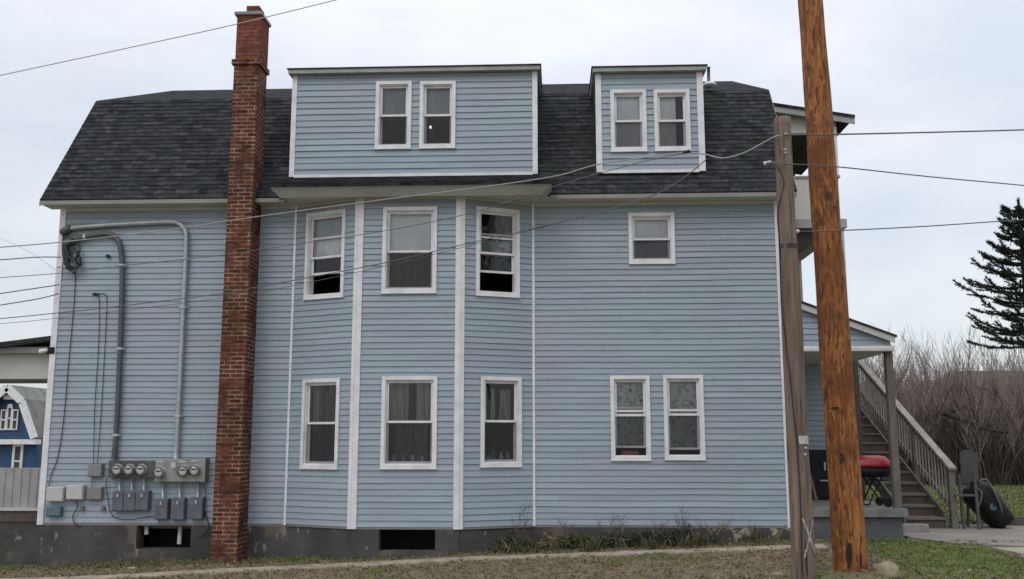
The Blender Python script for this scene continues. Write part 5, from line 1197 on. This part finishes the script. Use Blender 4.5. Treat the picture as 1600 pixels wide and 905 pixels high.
# ------------------------------------------------------------------ distant houses
def far_house(name, label, pts): pass
HY = 48.0
def hp(px, py, Y=HY): return P(px, py, Y)
bh = thing('blue_house', (hp(20, 700).x, HY, 0), 'distant deep blue house with white trimmed gambrel gable seen under the left porch roof', 'house')
ap = hp(20, 607); kr = hp(43, 629); er = hp(62, 685); wl = hp(57, 700); cxh = ap.x
Fh = Fr((0, HY, 0), (1, 0, 0)); zg = -.3
def mir(x): return 2 * cxh - x
wx = wl.x
mb = MB(); lap(mb, Fh, [(mir(wx), zg), (wx, zg), (wx, er.z), (kr.x - .05, kr.z - .08), (cxh, ap.z - .1), (mir(kr.x - .05), kr.z - .08), (mir(wx), er.z)], v0=zg, expo=.15, proud=.02); mb.box(mir(wx), wx, HY + .01, HY + 9, zg, er.z); mb.build('wall', M['bluepaint'], bh)
mb = MB()
for s in (1, -1):
    f = (lambda x: x) if s > 0 else mir
    for p, q in ((ap, kr), (kr, er)):
        c = [(f(p.x), HY - .5, p.z), (f(q.x) + .0, HY - .5, q.z), (f(q.x), HY + 9.3, q.z), (f(p.x), HY + 9.3, p.z)]; d = [(a[0], a[1], a[2] + .16) for a in c]; mb.hull(c + d if s > 0 else [c[1], c[0], c[3], c[2]] + [d[1], d[0], d[3], d[2]])
mb.build('roof', M['greyroof'], bh)
mb = MB()
for s in (1, -1):
    f = (lambda x: x) if s > 0 else mir
    for p, q in ((ap, kr), (kr, er)): mb.bar((f(p.x), HY - .53, p.z + .02), (f(q.x), HY - .53, q.z + .02), .06, .38)
z_ = er.z; mb.box(mir(er.x) - .1, er.x + .1, HY - .5, HY - .02, z_ - .30, z_ - .05); mb.box(cxh - .28, cxh + .28, HY - .3, HY - .1, kr.z + .15, ap.z - .35)
mb.build('white_trim', M['white'], bh)
def fwin(x0, x1, z0, z1, par, n=1, fr=Fh, mats=None, Y=HY, t=.12):
    mb = MB()
    mb.box(x0, x1, Y - .12, Y - .03, z1 - t, z1); mb.box(x0, x1, Y - .12, Y - .03, z0, z0 + t); mb.box(x0, x0 + t, Y - .12, Y - .03, z0 + t, z1 - t); mb.box(x1 - t, x1, Y - .12, Y - .03, z0 + t, z1 - t)
    mb.box(x0 + t, x1 - t, Y - .10, Y - .05, (z0 + z1) / 2 - .04, (z0 + z1) / 2 + .04); o = mb.build('window', M['white'], par)
    mb = MB(); mb.box(x0 + t, x1 - t, Y - .06, Y - .025, z0 + t, z1 - t); mb.build('pane', M['c_navy'], o)
a = hp(-1, 672); b = hp(31, 640); xs_ = [mir(b.x), lerp(mir(b.x), b.x, .34), lerp(mir(b.x), b.x, .66), b.x]
fwin(xs_[0], xs_[1], a.z, b.z, bh, t=.06); fwin(xs_[2], xs_[3], a.z, b.z, bh, t=.06); fwin(xs_[1] + .005, xs_[2] - .005, a.z, b.z + .15, bh, t=.07)
mb = MB(); rc = (xs_[2] - xs_[1]) / 2; ccx = (xs_[1] + xs_[2]) / 2
arc = [(ccx + rc * math.cos(math.pi * k / 12), b.z + .15 + rc * .9 * math.sin(math.pi * k / 12)) for k in range(13)]
mb.prism(Fr((0, HY, 0), (1, 0, 0)), arc, .03, .13); mb.build('arch', M['white'], bh)
a = hp(19.5, 729); b = hp(38.5, 694); fwin(a.x, b.x, a.z - .6, b.z, bh); fwin(mir(b.x) - 1.2, mir(a.x) - 1.2, a.z - .6, b.z, bh)
# plain house behind it
GYh = 60
g2 = thing('pale_house', (hp(90, 700, GYh).x, GYh, 0), 'distant pale grey house just right of the blue one, cut off by the corner board', 'house')
a = P(52, 640, GYh); b = P(130, 740, GYh)
mb = MB(); mb.box(a.x, b.x, GYh, GYh + 8, -.5, P(60, 690, GYh).z); mb.build('wall', M['farwall'], g2)
z1_ = P(60, 690, GYh).z; z2_ = P(60, 628, GYh).z
mb = MB(); mb.hull([(a.x - .4, GYh - .4, z1_), (b.x, GYh - .4, z1_), (b.x, GYh + 8.4, z1_), (a.x - .4, GYh + 8.4, z1_), (a.x + .2, GYh + 3.5, z2_), (b.x, GYh + 3.5, z2_), (b.x, GYh + 4.5, z2_), (a.x + .2, GYh + 4.5, z2_)]); mb.build('roof', M['greyroof'], g2)
mb = MB(); mb.box(a.x - .45, b.x, GYh - .47, GYh - .41, z1_ - .2, z1_ + .05); mb.build('gutter', M['white'], g2)
fwin(P(60, 700, GYh).x + .3, P(60, 700, GYh).x + 1.4, P(60, 728, GYh).z, P(60, 700, GYh).z, g2, Y=GYh)
# houses beyond the hedge
def far_r(px0, px1, pyt, pye, Y, wall, roof, label, winpx, dz=2.5):
    x0, x1 = P(px0, 650, Y).x, P(px1, 650, Y).x; zt_, ze = P(1550, pyt, Y).z, P(1550, pye, Y).z
    o = thing('distant_house', ((x0 + x1) / 2, Y, 0), label, 'house', 'houses beyond the hedge')
    mb = MB(); mb.box(x0, x1, Y, Y + 9, -.2, ze); mb.build('wall', wall, o)
    mb = MB(); e = .4; mb.hull([(x0 - e, Y - e, ze), (x1 + e, Y - e, ze), (x1 + e, Y + 9 + e, ze), (x0 - e, Y + 9 + e, ze), (x0 - e, Y + 4.3, zt_), (x1 + e, Y + 4.3, zt_), (x1 + e, Y + 4.6, zt_), (x0 - e, Y + 4.6, zt_)]); mb.build('roof', roof, o)
    for px in winpx: x = P(px, 650, Y).x; fwin(x, x + 1.1, ze - 2.2, ze - .7, o, Y=Y)
far_r(1545, 1760, 572, 607, 62, M['farwall'], M['darkroof'], 'distant pale house with a dark olive roof beyond the hedge, far right', (1562, 1585))
far_r(1395, 1512, 588, 640, 66, M['farwall'], M['greyroof'], 'distant house with a grey roof seen low through the bare hedge', (1440, 1470))
S.cycles.max_bounces = 8; S.cycles.transparent_max_bounces = 12; S.cycles.use_adaptive_sampling = True
try: S.cycles.use_denoising = True
except Exception: pass
